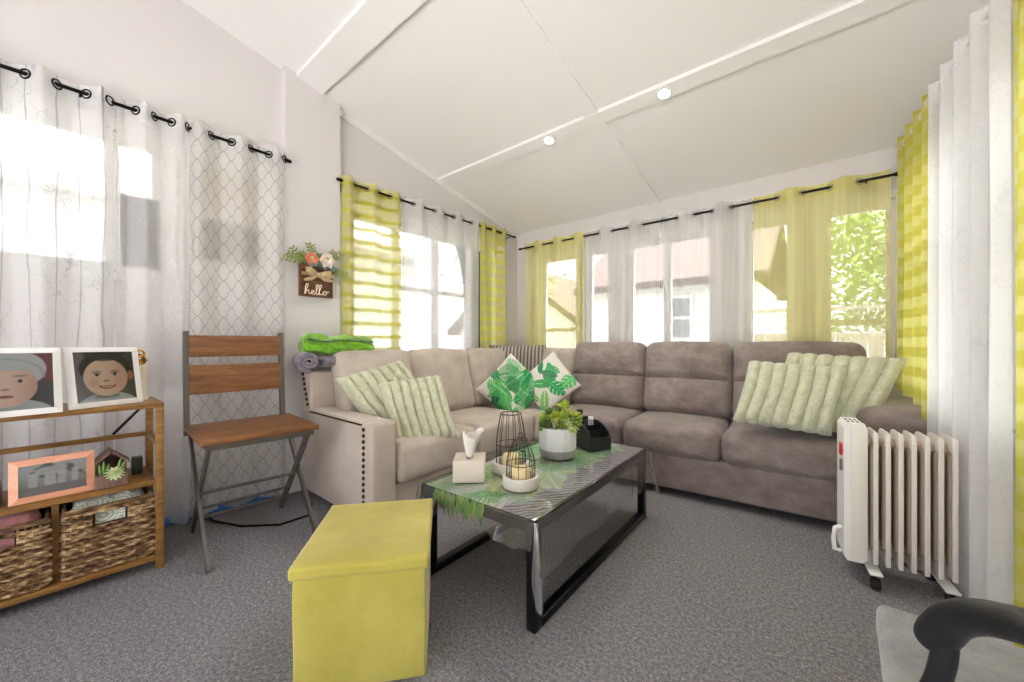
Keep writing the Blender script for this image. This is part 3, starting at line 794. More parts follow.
cbb('stretcher', M['gun'], lambda m: m.tube([(-.22, .205, .085), (.22, .205, .085)], .009, 8))
cbb('stretcher', M['gun'], lambda m: m.tube([(-.21, .14, .16), (.21, .14, .16)], .008, 8))
m = MB(); m.tube([(-2.98, .6, .01), (-2.8, .62, .008), (-2.6, .70, .008), (-2.45, .85, .008), (-2.45, 1.0, .008), (-2.62, 1.1, .008)], .006, 6)
tag(m.build('power_cord', M['black_metal']), 'dark cord lying curved on the carpet under the folding chair', 'cord')

# ------------------------------------------------------------------ bookshelf
M['bamboo'] = wood('stained_bamboo', '#6b4a22', '#a67a42', 1, 4, .4, 16)
sh = thing('shelf_unit', 'low stained bamboo shelf unit at the left edge with two wicker baskets', 'shelf', (-2.56, -.14, 0))
X0, X1, Y0, Y1 = -2.74, -2.415, -.62, .345
for x in (X1-.028, X0):
    for y in (Y0, Y1-.028):
        m = MB(); m.box((x, y, 0), (x+.028, y+.028, .75), .003, 1); m.build('leg', M['bamboo'], sh)
for z, nm in ((.75, 'top'), (.395, 'shelf'), (.045, 'shelf')):
    m = MB(); m.box((X0 if nm == 'top' else X0+.003, Y0+(0 if nm == 'top' else .029), z), (X1 if nm == 'top' else X1-.003, Y1-(0 if nm == 'top' else .029), z+.022), .003, 1); m.build(nm, M['bamboo'], sh)
for (z, x) in ((.575, X0), (.20, X0)):
    m = MB(); m.box((x+.004, Y0+.029, z), (x+.022, Y1-.029, z+.022), .002, 1); m.build('rail', M['bamboo'], sh)
for y in (Y0, Y1-.028):
    for z in (.565, .21):
        m = MB(); m.box((X0+.029, y+.005, z), (X1-.029, y+.022, z+.025), .002, 1); m.build('rail', M['bamboo'], sh)
m = MB(); m.bar((X0+.01, .20, .60), (X0+.01, .30, .72), .006, .012, (0, 1, -1)); m.build('brace', M['black_metal'], sh)
m = MB(); m.box((X0+.02, .005, .07), (X1-.06, .025, .394)); m.build('divider', M['bamboo'], sh)

# wicker baskets
M['wick'] = wood('wicker', '#5b4126', '#b9976a', 1, 5, .7, 9, .4)
t = NT('wicker_strand'); co = t.coord(); n = t.noise(t.mapping(co, (14, 14, 60)), 1.2, 3); 
t.bsdf(t.ramp(n, [(.3, srgb('#3e2a1c')), (.48, srgb('#7d5e40')), (.66, srgb('#c3a57c'))]), .65, 0, t.bump(t.noise(co, 90, 3), .5, .004), .3); M['wick'] = t.m
M['wick_dark'] = plain('basket_inside', '#2b1d12', .9)
def basket(label, x0, x1, y0, y1, z0, z1):
    b = thing('wicker_basket', label, 'basket', ((x0+x1)/2, (y0+y1)/2, z0), 0, 'wicker baskets on the bottom shelf')
    hy0, hy1 = lerp(y0, y1, .33), lerp(y0, y1, .68); hz0, hz1 = z1-.070, z1-.030
    per = []; N = 14
    for a, c_, n_ in (((x1, y0), (x1, y1), 14), ((x1, y1), (x0, y1), 12), ((x0, y1), (x0, y0), 14), ((x0, y0), (x1, y0), 12)):
        for i in range(n_): per.append((lerp(a[0], c_[0], i/n_), lerp(a[1], c_[1], i/n_), a, c_))
    m = MB(); rows = int((z1-z0-.005)/.0165)
    for r in range(rows):
        z = z0+.008+r*.0165; pth = []; runs = []; cur = []
        for i, (x, y, a, c_) in enumerate(per+[per[0]]):
            dx, dy = c_[0]-a[0], c_[1]-a[1]; L = math.hypot(dx, dy); nx, ny = dy/L, -dx/L
            s = .0065 if (i+r) % 2 else -.0055
            p = Vector((x+nx*s, y+ny*s, z+.003*noise.noise(Vector((x*20, y*20, z*50)))))
            inside = abs(x-x1) < .01 and hy0 < y < hy1 and hz0 < z < hz1 and i < 15
            if inside:
                if len(cur) > 1: runs.append(cur)
                cur = []
            else: cur.append(p)
        if len(cur) > 1: runs.append(cur)
        for q in runs:
            f = []
            for i in range(len(q)-1):
                f += [q[i], (q[i]+q[i+1])/2]
            f.append(q[-1]); m.tube(f, [.0088 if i % 2 == 0 else .0078 for i in range(len(f))], 6)
    m.build('weave', M['wick'], b)
    m = MB(); g = .012
    for s in range(14):
        y = lerp(y0, y1, (s+.0)/14)
        if y > y0+.01 and not hy0 < y < hy1: m.tube([(x1, y, z0), (x1, y, z1)], .004, 6)
    m.build('stake', M['wick'], b)
    m = MB(); m.tube([(x0, y0, z1), (x1, y0, z1), (x1, y1, z1), (x0, y1, z1)], .011, 8, closed=True)
    for q in range(60):
        pass
    m.build('rim', M['wick'], b)
    m = MB(); m.box((x0+g, y0+g, z0), (x1-g, y1-g, z0+.01)); m.box((x0+g, y0+g, z0), (x0+g+.004, y1-g, z1-.01)); m.box((x0+g, y0+g, z0), (x1-g, y0+g+.004, z1-.01)); m.box((x0+g, y1-g-.004, z0), (x1-g, y1-g, z1-.01))
    m.box((x1-g-.004, y0+g, z0), (x1-g, y1-g, hz0-.005)); m.box((x1-g-.004, y0+g, hz0-.005), (x1-g, hy0, z1-.01)); m.box((x1-g-.004, hy1, hz0-.005), (x1-g, y1-g, z1-.01))
    m.build('liner', M['wick_dark'], b)
basket('wicker basket with a white and mint striped blanket, right one on the bottom shelf', -2.70, -2.44, .038, .305, .069, .342)
basket('wicker basket filled with a pink blanket, cut by the left edge of the picture', -2.70, -2.44, -.265, -.005, .069, .335)
# contents
t = NT('striped_cotton'); co = t.coord(); vo = t.node('ShaderNodeTexVoronoi', i_Scale=13.); t.t.links.new(co, vo.inputs['Vector'])
wv = t.math('FRACT', t.math('MULTIPLY', vo.outputs['Distance'], 6.5)); g = t.math('GREATER_THAN', wv, .78)
t.bsdf(t.mix(g, srgb('#e8eae2'), srgb('#8fa892')), .9); M['mintprint'] = t.m
def heap(name, label, cat, lo, hi, mat, seed, a=.018, s=11):
    m = MB(); m.box(lo, hi, .035, 4, 12, None, lambda P, h: Vector(P)+Vector(P).normalized()*wr(P, s, a, seed)+Vector((0, 0, .02*(1-(P.x/h.x)**2)*(P.z > 0))))
    return tag(m.build(name, mat), label, cat)
heap('folded_blanket', 'white and mint shell-striped blanket stuffed in the right wicker basket', 'blanket', (-2.675, .062, .09), (-2.47, .285, .352), M['mintprint'], 2, .022, 16)
heap('folded_blanket', 'dusty pink plush blanket stuffed in the left wicker basket', 'blanket', (-2.675, -.24, .09), (-2.47, -.03, .352), fuzz('pink_plush', '#a86a70', '#cf9095'), 4)

# ------------------------------------------------------------------ framed pictures
def ell(x, y, cx, cy, rx, ry): return ((x-cx)/rx)**2+((y-cy)/ry)**2
def sm(v, a, b): v = max(0, min(1, (v-a)/(b-a))); return v*v*(3-2*v)
def mixc(a, b, f): return tuple(lerp(p, q, f) for p, q in zip(a, b))
def portrait_a(x, y):
    c = mixc(srgb('#757073'), srgb('#454246'), x)
    c = mixc(c, srgb('#2a211e'), 1-sm(ell(x, y, .52, .66, .44, .345), .92, 1.02))
    c = mixc(c, srgb('#b7785e'), 1-sm(ell(x, y, .93, .50, .055, .10), .8, 1.1))
    c = mixc(c, srgb('#b9c3cc'), 1-sm(ell(x, y, .52, -.12, .52, .30), .9, 1.03))
    c = mixc(c, srgb('#7e8790'), 1-sm(ell(x, y, .5, .10, .22, .05), .7, 1.1))
    s = mixc(srgb('#ffe0cc'), srgb('#e3b398'), sm(x, .35, .95))
    c = mixc(c, s, 1-sm(ell(x, y, .51, .48, .37, .38), .93, 1.03))
    c = mixc(c, srgb('#2a211e'), (1-sm(ell(x, y, .52, .97, .36, .16), .8, 1.15))*.9)
    for ex in (.36, .66):
        c = mixc(c, srgb('#6b4433'), (1-sm(ell(x, y, ex, .60, .095, .018), .5, 1.2))*.7)
        c = mixc(c, srgb('#f1e6df'), 1-sm(ell(x, y, ex, .535, .065, .026), .7, 1.1))
        c = mixc(c, srgb('#1d1412'), 1-sm(ell(x, y, ex, .535, .030, .030), .7, 1.1))
        c = mixc(c, srgb('#5a3628'), (1-sm(ell(x, y, ex, .562, .075, .010), .6, 1.2)))
    c = mixc(c, srgb('#a5664f'), (1-sm(ell(x, y, .51, .41, .065, .022), .5, 1.2))*.7)
    c = mixc(c, srgb('#e9a896'), (1-sm(ell(x, y, .30, .38, .09, .09), .2, 1.2))*.5)
    c = mixc(c, srgb('#e9a896'), (1-sm(ell(x, y, .72, .38, .09, .09), .2, 1.2))*.5)
    yy = y-(x-.52)**2*1.6
    c = mixc(c, srgb('#a84d4b'), 1-sm(ell(x, yy, .52, .275, .15, .035), .8, 1.1))
    c = mixc(c, srgb('#efe4de'), 1-sm(ell(x, yy, .52, .283, .10, .012), .7, 1.1))
    return c
def portrait_b(x, y):
    c = srgb('#6a5a58') if x < .6 else srgb('#7d2f33')
    c = mixc(c, srgb('#3d4048'), sm(.55-y, 0, .1)*(x > .7))
    c = mixc(c, srgb('#d5d9dc'), 1-sm(ell(x, y, .42, .72, .50, .36), .93, 1.03))
    c = mixc(c, srgb('#aab1b8'), (1-sm(abs(ell(x, y, .40, .60, .48, .30)-1), .05, .12))*.8*(y > .55))
    c = mixc(c, srgb('#c3d0cc'), 1-sm(ell(x, y, .42, -.10, .60, .30), .9, 1.03))
    s = mixc(srgb('#fddcc9'), srgb('#dfb09a'), sm(x, .4, .9))
    c = mixc(c, s, (1-sm(ell(x, y, .40, .42, .40, .36), .93, 1.03))*(1-sm(y, .68, .72)))
    for ex in (.22, .58):
        c = mixc(c, srgb('#7a5443'), (1-sm(ell(x, y, ex, .60, .10, .018), .5, 1.2))*.6)
        c = mixc(c, srgb('#e9dfda'), 1-sm(ell(x, y, ex, .51, .07, .032), .7, 1.1))
        c = mixc(c, srgb('#1d1716'), 1-sm(ell(x, y, ex, .51, .034, .034), .7, 1.1))
    c = mixc(c, srgb('#a06a58'), (1-sm(ell(x, y, .40, .37, .06, .022), .5, 1.2))*.7)
    yy = y+(x-.40)**2*1.0
    c = mixc(c, srgb('#a9605a'), 1-sm(ell(x, yy, .40, .245, .10, .028), .8, 1.1))
    return c
def landscape(x, y):
    c = mixc(srgb('#9a9fa1'), srgb('#d0d4d6'), sm(y, .2, .9))
    n = noise.noise(Vector((x*6, y*6, 2)))
    c = mixc(c, srgb('#4e5a4c'), sm(n, .1, .4)*sm(y, .35, .5)*.8)
    if .25 < y < .72:
        for cx, w in ((.2, .08), (.45, .10), (.62, .07), (.82, .06)):
            c = mixc(c, srgb('#dfe0de'), (1-sm(abs(x-cx), w*.7, w))*.75)  # pale columns: window reflections in the glass, painted into the print
    c = mixc(c, srgb('#8d8784'), sm(.28-y, 0, .05)*.7)
    return c
M['photo'] = paint_mat('photo_print', .5)
M['white_frame'] = plain('white_frame', '#f8f6f4', .45)
M['rose_gold'] = wood('rose_gold_frame', '#d99272', '#f0b598', 0, 3, .35, 8, .05)
def frame(name, label, bl, yaw, w, h, lean, bw, painter, mat, nx=64, group=None, depth=.016):
    o = thing(name, label, 'picture frame', bl, 0, group, (Matrix.Rotation(yaw, 4, 'Z') @ Matrix.Rotation(-lean, 4, 'X')).to_3x3())
    m = MB()
    # mitred bevelled moulding
    for (a, b, c_, d_) in (((0, 0), (w, 0), (w-bw, bw), (bw, bw)), ((w, 0), (w, h), (w-bw, h-bw), (w-bw, bw)), ((w, h), (0, h), (bw, h-bw), (w-bw, h-bw)), ((0, h), (0, 0), (bw, bw), (bw, h-bw))):
        q = [a, b, c_, d_]; f = (-depth*.55, -depth*.55, -depth, -depth)
        vs = [(p[0], y, p[1]) for p, y in zip(q, f)]+[(p[0], .0, p[1]) for p in q]
        m.add(vs, [(0,1,2,3),(7,6,5,4),(0,4,5,1),(1,5,6,2),(2,6,7,3),(3,7,4,0)])
    m.build('moulding', mat, o, local=True, smooth=False)
    ny = int(nx*(h-2*bw)/(w-2*bw)); m = MB()
    m.grid(lambda a, b: (lerp(bw, w-bw, a), -depth*.45, lerp(bw, h-bw, b)), nx, ny)
    m.col = [painter(i/nx, j/ny) for i in range(nx+1) for j in range(ny+1)]
    m.build('print', M['photo'], o, local=True)
    m = MB(); m.box((bw, -depth*.62, bw), (w-bw, -depth*.58, h-bw)); m.build('glass', M['glass'], o, local=True)
    m = MB(); m.box((.004, 0, .004), (w-.004, .004, h-.004)); m.build('backing', M['wick_dark'], o, local=True)
    # easel strut reaching back to the shelf
    L = h*.62; zz = h*.62; ang = lean
    foot = L*math.sin(lean)*1.0
    m = MB(); m.bar((w/2, .004, zz), (w/2, zz*math.tan(lean)+.05*math.cos(lean)*1.0, (.05)*math.sin(-lean)*-1.0*0+.0+ .05*math.tan(lean)), .03, .003, (0, 1, 0)); m.build('easel', M['wick_dark'], o, local=True)
    return o
frame('photo_frame', 'white frame with a photo of a smiling bare-headed baby, right one on the shelf top', (-2.425, .05, .7725), R_(110), .245, .262, R_(11), .022, portrait_a, M['white_frame'], 96, 'white framed baby photos', .018)
frame('photo_frame', 'white framed photo of a baby in a pale hat, left one on the shelf top', (-2.36, -.205, .7725), R_(97), .24, .262, R_(11), .022, portrait_b, M['white_frame'], 96, 'white framed baby photos', .018)
frame('photo_frame', 'rose gold frame with a grey landscape print and painted-in window reflections on the middle shelf', (-2.452, -.103, .4185), R_(92), .228, .168, R_(6), .024, landscape, M['rose_gold'], 60, None, .02)
# candlestick behind the frames
M['gold'] = plain('polished_gold', '#c9a24a', .2, 1.0); M['ivory'] = plain('ivory_ceramic', '#e6dccb', .4)
v = thing('ornament', 'ivory tapered ornament with a gold knot on top, behind the smiling baby photo', 'ornament', (-2.62, .285, .7725))
m = MB(); m.lathe([(.032, 0), (.032, .01), (.024, .02), (.025, .10), (.031, .165), (.030, .17)], 20, (-2.62, .285, .7725)); m.build('body', M['ivory'], v)
m = MB(); m.ball((-2.62, .285, .955), .016, 8); 
for k in range(5):
    a = k*1.257; m.torus((-2.62+.014*math.cos(a), .285+.014*math.sin(a), .965+.012*(k % 2)), .018, .005, 'XYZ'[k % 3], 14, 6)
m.torus((-2.62, .285, 1.0), .015, .005, 'X', 14, 6); m.build('knot', M['gold'], v)
# house planter
M['house'] = wood('washed_wood', '#5e463f', '#91766c', 2, 4, .8, 10)
hp = thing('planter', 'small house-shaped wooden planter with succulents on the middle shelf', 'planter', (-2.49, .185, .4175))
hx0, hx1, hy0, hy1, hz = -2.56, -2.465, .125, .225, .4175
m = MB(); m.prism([(hy0, hz), (hy1, hz), (hy1, hz+.10), ((hy0+hy1)/2, hz+.145), (hy0, hz+.10)], hx0, hx0+.006, 'X'); 
m.box((hx0, hy0, hz), (hx1, hy0+.006, hz+.10)); m.box((hx0, hy1-.006, hz), (hx1, hy1, hz+.10)); m.box((hx0, hy0, hz), (hx1, hy1, hz+.006)); m.build('body', M['house'], hp, smooth=False)
m = MB(); yc = (hy0+hy1)/2
for s in (-1, 1): m.bar(((hx0+hx1)/2, yc+s*.062, hz+.092), ((hx0+hx1)/2, yc-s*.003, hz+.152), hx1-hx0+.01, .006, (0, s, 1))
m.build('roof', M['house'], hp, smooth=False)
m = MB(); m.box((hx1, hy0-.0, hz), (hx1+.028, hy1, hz+.055), .002, 1); m.build('trough', M['house'], hp)
M['succ'] = plain('succulent_green', '#5d7d34', .5, var=.3); M['succ_pale'] = plain('succulent_pale', '#c9d3a0', .5, var=.15)
M['succ_lime'] = plain('succulent_lime', '#a9b94a', .5, var=.3)
def leafblade(m, base, tip, w, th=.15, n=6, up=(0, 0, 1)):
    base = Vector(base); tip = Vector(tip); d = tip-base; L = d.length; d.normalize()
    b = d.cross(Vector(up)); b = b.normalized() if b.length > 1e-4 else Vector((1, 0, 0)); a = b.cross(d)
    vs = []; 
    for i in range(n+1):
        t_ = i/n; ww = w*max(.03, math.sin(PI*min(1, (t_*.92+.08)))**.8); p = base+d*L*t_-a*0+Vector((0, 0, -.25*w*t_*t_))
        vs += [p-b*ww/2, p+a*ww*th, p+b*ww/2, p-a*ww*th]
    fs = []
    for i in range(n):
        for k in range(4): fs.append((i*4+k, i*4+(k+1) % 4, (i+1)*4+(k+1) % 4, (i+1)*4+k))
    fs += [(3, 2, 1, 0), (n*4, n*4+1, n*4+2, n*4+3)]
    m.add(vs, fs)
def rosette(m, c, R, n=18, rings=3, tilt=.5, d=(0, 0, 1)):
    c = Vector(c); q = Vector((0, 0, 1)).rotation_difference(Vector(d)).to_matrix()
    for r in range(rings):
        f = (r+1)/rings
        for k in range(int(n*(.5+.5*f)/1.5)):
            a = 2*PI*k/int(n*(.5+.5*f)/1.5)+r*.5
            tip = Vector((math.cos(a)*R*f, math.sin(a)*R*f, R*(.9-.75*f)*tilt*1.6))
            leafblade(m, c+q @ Vector((math.cos(a)*R*.1, math.sin(a)*R*.1, 0)), c+q @ tip, R*.42, .25)
m = MB(); rosette(m, (hx1+.022, yc+.01, hz+.058), .036, 20, 3, .6, (.7, 0, .7)); m.build('rosette', M['succ_pale'], hp)
m = MB()
for y, l, dy in ((hy0+.018, .055, -.004), (hy0+.028, .065, .0), (hy0+.038, .05, .006), (yc+.02, .07, .012), (yc+.03, .055, .016)): leafblade(m, (hx1+.005, y, hz+.05), (hx1+.0, y+dy, hz+.055+l), .012, .3, up=(1, 0, 0))
m.build('spikes', M['succ'], hp)
m = MB(); m.box((-2.62, .252, .4175), (-2.575, .29, .50), .004, 2); tag(m.build('candle_jar', plain('dark_green_glass', '#2e3a2e', .25)), 'small dark green block candle right of the house-shaped planter', 'candle')
pl = thing('planter', 'weathered wooden planter with a green plant at the left edge of the middle shelf', 'planter', (-2.50, -.175, .4175))
m = MB(); m.box((-2.56, -.245, .4175), (-2.46, -.122, .482), .003, 1); m.build('box', plain('grey_wood', '#8d8178', .85, var=.2), pl)
m = MB(); rn = random.Random(3)
for k in range(40):
    b = Vector((rn.uniform(-2.55, -2.47), rn.uniform(-.235, -.13), .482)); leafblade(m, b, b+Vector((rn.uniform(-.04, .03), rn.uniform(-.02, .015), rn.uniform(.02, .055))), .016, .2)
m.build('foliage', M['succ'], pl)

# ------------------------------------------------------------------ storage ottoman
M['velvet'] = fabric('chartreuse_velvet', '#aca043', '#cdc166', 700, .85, .12, 3.5, .5)
ot = thing('storage_ottoman', 'square chartreuse velvet storage ottoman with a lift-off lid, in the foreground', 'ottoman', (-1.29, .757, 0), R_(50))
def topfn(P, h):
    q = Vector(P)
    if P.z > 0: q.z -= .012*math.exp(-((P.x+.01)**2/.02+(P.y-.05)**2/.03)); q.z += .004*(1-(P.x/h.x)**2)*(1-(P.y/h.y)**2)
    return q+Vector((0, 0, wr(P, 7, .004)))
m = MB(); m.box((-.195, -.225, .0), (.195, .225, .345), .008, 2, 10, None, lambda P, h: Vector(P)+Vector(P).normalized()*wr(P, 5, .003)); m.build('body', M['velvet'], ot, local=True)
m = MB(); m.box((-.205, -.238, .343), (.205, .238, .384), .012, 3, 14, None, topfn); m.build('lid', M['velvet'], ot, local=True)

# ------------------------------------------------------------------ coffee table
M['gloss'] = plain('black_gloss', '#0c0c0f', .12, .0, spec=.6); M['frame_black'] = plain('black_frame_metal', '#15151a', .3, .4)
tb = thing('coffee_table', 'low black coffee table on two open metal loop legs under a clear cover', 'coffee table', (-1.165, 1.71, 0), R_(2.5))
TW, TL, TH = .305, .60, .41
def tl(name, mat, fn, sharp=40): m = MB(); fn(m); return m.build(name, mat, tb, local=True, sharp=sharp)
tl('tabletop', M['gloss'], lambda m: m.box((-TW, -TL, TH-.012), (TW, TL, TH), .002, 1))
tl('apron', M['frame_black'], lambda m: (m.box((-TW+.04, -TL+.002, TH-.055), (TW-.04, -TL+.02, TH-.0125)), m.box((-TW+.04, TL-.02, TH-.055), (TW-.04, TL-.002, TH-.0125))))
for s in (-1, 1):
    x0, x1 = (TW-.04, TW) if s > 0 else (-TW, -TW+.04)
    tl('leg_loop', M['frame_black'], lambda m: (m.box((x0, -TL, 0), (x1, -TL+.045, TH-.0125), .002, 1), m.box((x0, TL-.045, 0), (x1, TL, TH-.0125), .002, 1),
        m.box((x0, -TL+.045, 0.0), (x1, TL-.045, .035), .002, 1), m.box((x0, -TL+.045, TH-.05), (x1, TL-.045, TH-.0125), .002, 1)))
# leaf runner
Wt = MW[tb.name]
L = leaves(21, 150, .44, 1.25, .20, (0, 1, 2), ['#46b866', '#86d692', '#c0df8a', '#58b06c', '#b4e6b8', '#e2eeb0', '#f2f5ee'])
m = MB(); nx, ny = 130, 340; rx0, rx1, ry0, ry1 = -.285, .292, -TL-.004, TL-.01
m.grid(lambda a, b: tuple(Wt @ Vector((lerp(rx0, rx1, a), lerp(ry0, ry1, b), TH+.0012))), nx, ny)
def bgc(x, y):  # printed ground with table glare painted in: white left, striped right edge
    if x > .43: return srgb('#c9c4c8') if ((x*30-y*26+.6*noise.noise(Vector((x*20, y*20, 0)))) % 1) > .40 else srgb('#716c74')
    return srgb('#f6f6f2') if ((x*30+y*9) % 1) > .22 else srgb('#c4cdc2')
m.col = [paint(L, i/nx*.60, j/ny*1.25, bgc(i/nx*.58, j/ny*1.2)) for i in range(nx+1) for j in range(ny+1)]
M['runner'] = paint_mat('leaf_print_and_glare', .35)
rn_ = thing('table_runner', 'green tropical leaf print runner lying along the coffee table', 'table runner', tuple(Wt @ Vector((0, -.6, TH))))
m.build('cloth', M['runner'], rn_)
m = MB()
rr = random.Random(4)
gl = [plain('runner_leaf_%d' % k, c, .5, var=.15) for k, c in enumerate(('#3f8a3c', '#a9bd3c', '#6fa845'))]
for k in range(3):
    m = MB()
    for q in range(13):
        x = rr.uniform(-.225, .06); b = Wt @ Vector((x, -TL-.006-.002*k, TH+.001)); ln = rr.uniform(.04, .095)
        leafblade(m, b, b+Vector((rr.uniform(-.03, .03), -.006, -ln)), .022, .06, up=(0, 1, 0))
    m.build('hanging_leaf_edge', gl[k], rn_)
# clear vinyl cover
M['vinyl'] = clear('clear_vinyl', (.93, .93, .93), .08, 1.5, .05, .05)
vn = thing('table_cover', 'clear plastic cover draped over the coffee table with pointed hanging corners', 'table cover', tuple(Wt @ Vector((0, 0, TH))))
e = .007; zt = TH+.0035
def ploc(p): return Wt @ Vector(p)
m = MB(); m.grid(lambda a, b: ploc((lerp(-TW-e, TW+e, a), lerp(-TL-e-.004, TL+e, b), zt+.0006*noise.noise(Vector((a*9, b*14, 0))))), 30, 60)
m.build('top_sheet', M['vinyl'], vn)
def drop(fx, n, h0):
    m = MB()
    def f(a, b):
        x, y, ox, oy = fx(a); k = abs(2*a-1)
        H = h0+.0*k+.012*math.sin(a*17)
        wv = .008*math.sin(a*46)*b+.006*math.sin(a*19+1)*b
        return ploc((x+ox*(.004+.012*b+wv), y+oy*(.004+.012*b+wv), zt-b*H))
    m.grid(f, n, 12); return m
M['vinyl_side'] = clear('clear_vinyl_drop', (.9, .9, .9), .10, 1.5, .07, .07); M['vinyl_fold'] = clear('clear_vinyl_fold', (.88, .88, .86), .12, 1.5, .12, .16)
drop(lambda a: (TW+e, lerp(-TL-e, TL+e, a), 1, 0), 90, .20).build('side_drop', M['vinyl_side'], vn)
drop(lambda a: (-TW-e, lerp(-TL-e, TL+e, a), -1, 0), 90, .15).build('side_drop', M['vinyl_side'], vn)
drop(lambda a: (lerp(-TW-e, TW+e, a), -TL-e-.004, 0, -1), 50, .11).build('end_drop', M['vinyl_side'], vn)
drop(lambda a: (lerp(-TW-e, TW+e, a), TL+e, 0, 1), 50, .12).build('end_drop', M['vinyl_side'], vn)
for sx in (1, -1):
    for sy in (-1, 1):
        m = MB()
        def f(a, b):
            an = a*PI/2; out = .012+.055*b*math.sin(2*an)**1.0+.006*math.sin(a*18)*b
            H = lerp(.19 if a < .5 else .11, .285, math.sin(2*an)**1.5)
            return ploc((sx*(TW+e+.002+out*math.cos(an)), sy*(TL+e+.002+out*math.sin(an)), zt-b*H))
        m.grid(f, 22, 14); m.build('corner_fold', M['vinyl_fold'], vn)

# things on the table
ZT = TH+.0055
M['box'] = plain('beige_card', '#d6cabb', .6); M['tissue'] = plain('tissue_paper', '#f0ebe8', .9, Transmission_Weight=.0)
tx = thing('tissue_box', 'cream tissue box with a white tissue pulled up on the coffee table', 'tissue box', (-1.330, 1.275, ZT), R_(42))
m = MB(); m.box((-.072, -.072, 0), (.072, .072, .098), .002, 1); m.build('box', M['box'], tx, local=True)
m = MB(); m.lathe([(.030, .0985), (.030, .0992)], 20, M=Matrix.Diagonal((.6, 1.6, 1, 1))); m.build('slot', plain('slot_grey', '#9a938c', .8), tx, local=True)
m = MB()
def tis(a, b):
    an = a*2*PI; r = .014+.042*b**.8+.010*b*math.sin(an*3+1)+.006*math.sin(an*5)*b
    return (r*math.cos(an)*.8+.012*b*b, r*math.sin(an)*1.15-.012*b, .097+.115*b+.016*b*math.sin(an*2+.6))
m.grid(tis, 60, 14); m.grid(lambda a, b: (lerp(-.012, .03, a)*b+.003*math.sin(b*8), .018*math.sin(a*4)*b-.01*b, .097+.115*b), 12, 12); m.build('tissue', M['tissue'], tx, local=True, fix=False)

M['cement'] = plain('white_cement', '#d8d2ca', .75, bs=40, bstr=.15); M['wire'] = plain('dark_wire', '#5a534d', .4, .8)
M['wax'] = plain('ivory_wax', '#ecd9a6', .45, Subsurface_Weight=.2)
def lantern(label, x, y, R, H, hook):
    o = thing('candle_lantern', label, 'candle lantern', (x, y, ZT), 0, 'wire cage candle lanterns')
    m = MB(); m.lathe([(R*.97, 0), (R, .004), (R, .047), (R-.003, .050), (R-.012, .050), (R-.015, .046), (R-.015, .012), (.001, .012)], 40); m.build('tray', M['cement'], o, local=True)
    r = R*.80; top = R*(.34 if hook else .56); zb = .014
    m = MB(); n = 12
    for k in range(n):
        a = 2*PI*k/n; pts = []
        for i in range(9):
            f = i/8; z = zb+(H-zb)*f
            rr_ = r if f < .45 else lerp(r, top, ((f-.45)/.55)**1.5)
            pts.append((rr_*math.cos(a), rr_*math.sin(a), z))
        m.tube(pts, .0017, 5)
    m.torus((0, 0, zb), r, .002, 'Z', 28, 5); m.torus((0, 0, zb+(H-zb)*.45), r, .002, 'Z', 28, 5); m.torus((0, 0, H), top, .0026, 'Z', 20, 5)
    if hook:
        m.torus((0, 0, H+.012), .014, .002, 'Y', 16, 5); m.tube([(-R*.34, 0, H), (R*.34, 0, H)], .002, 5); m.ball((.02, -.01, H-.05), .010, 8, (1.5, 1, .5))
    m.build('cage', M['wire'], o, local=True)
    c = tag(MB().lathe([(.040, 0), (.041, .003), (.041, .066), (.038, .070), (.014, .067), (.001, .067)], 24, (x, y, ZT+.0125)).build('pillar_candle', M['wax']), 'ivory pillar candle inside the %s wire lantern' % ('smaller front' if hook else 'taller rear'), 'candle')
lantern('taller wire cage lantern on a white round base behind the smaller one', -1.245, 1.475, .092, .285, False)
lantern('smaller wire cage lantern with a top ring on a white round base, in front', -1.078, 1.345, .080, .210, True)
# potted succulent
pt = thing('potted_plant', 'artificial succulent in a white and grey faceted pot on the coffee table', 'potted plant', (-1.205, 1.835, ZT), R_(12))
PS = 1.32
M['pot_white'] = plain('pot_white', '#dcdcdd', .5); M['pot_grey'] = plain('pot_grey', '#a09c9a', .8, bs=60)
m = MB(); m.lathe([(.066, .0), (.070, .004), (.077, .030), (.0775, .036)], 14); m.build('base', M['pot_grey'], pt, local=True, scale=PS, sharp=15)
m = MB(); m.lathe([(.0775, .036), (.079, .048), (.079, .125), (.076, .127), (.070, .127), (.068, .118), (.001, .118)], 14, cap=False); m.build('pot', M['pot_white'], pt, local=True, scale=PS, sharp=15)
rn = random.Random(11)
for mi, mat in enumerate((M['succ'], M['succ_lime'], M['succ_pale'])):
    m = MB()
    for k in range((7, 10, 3)[mi]):
        a = rn.uniform(0, 2*PI); r = rn.uniform(.0, .075); h = rn.uniform(.0, .045)+.03*(r < .03)
        d = Vector((math.cos(a)*r*9, math.sin(a)*r*9, .55)).normalized()
        c = (math.cos(a)*r, math.sin(a)*r, .130+h)
        rosette(m, c, rn.uniform(.032, .046), 14, 3, .9, d)
        m.tube([(c[0]*.7, c[1]*.7, .115), c], .004, 5)
    if mi == 1:
        for k in range(4):
            a = rn.uniform(0, 6.3); p0 = Vector((.05*math.cos(a), .05*math.sin(a), .125)); p1 = p0+Vector((.035*math.cos(a), .035*math.sin(a), .05))
            for q in range(14):
                p = p0.lerp(p1, q/13); an = q*2.4; leafblade(m, p, p+Vector((math.cos(an)*.016, math.sin(an)*.016, .008)), .007, .3)
    m.build(('rosettes', 'lime_sprigs', 'pale_rosettes')[mi], mat, pt, local=True, scale=PS)
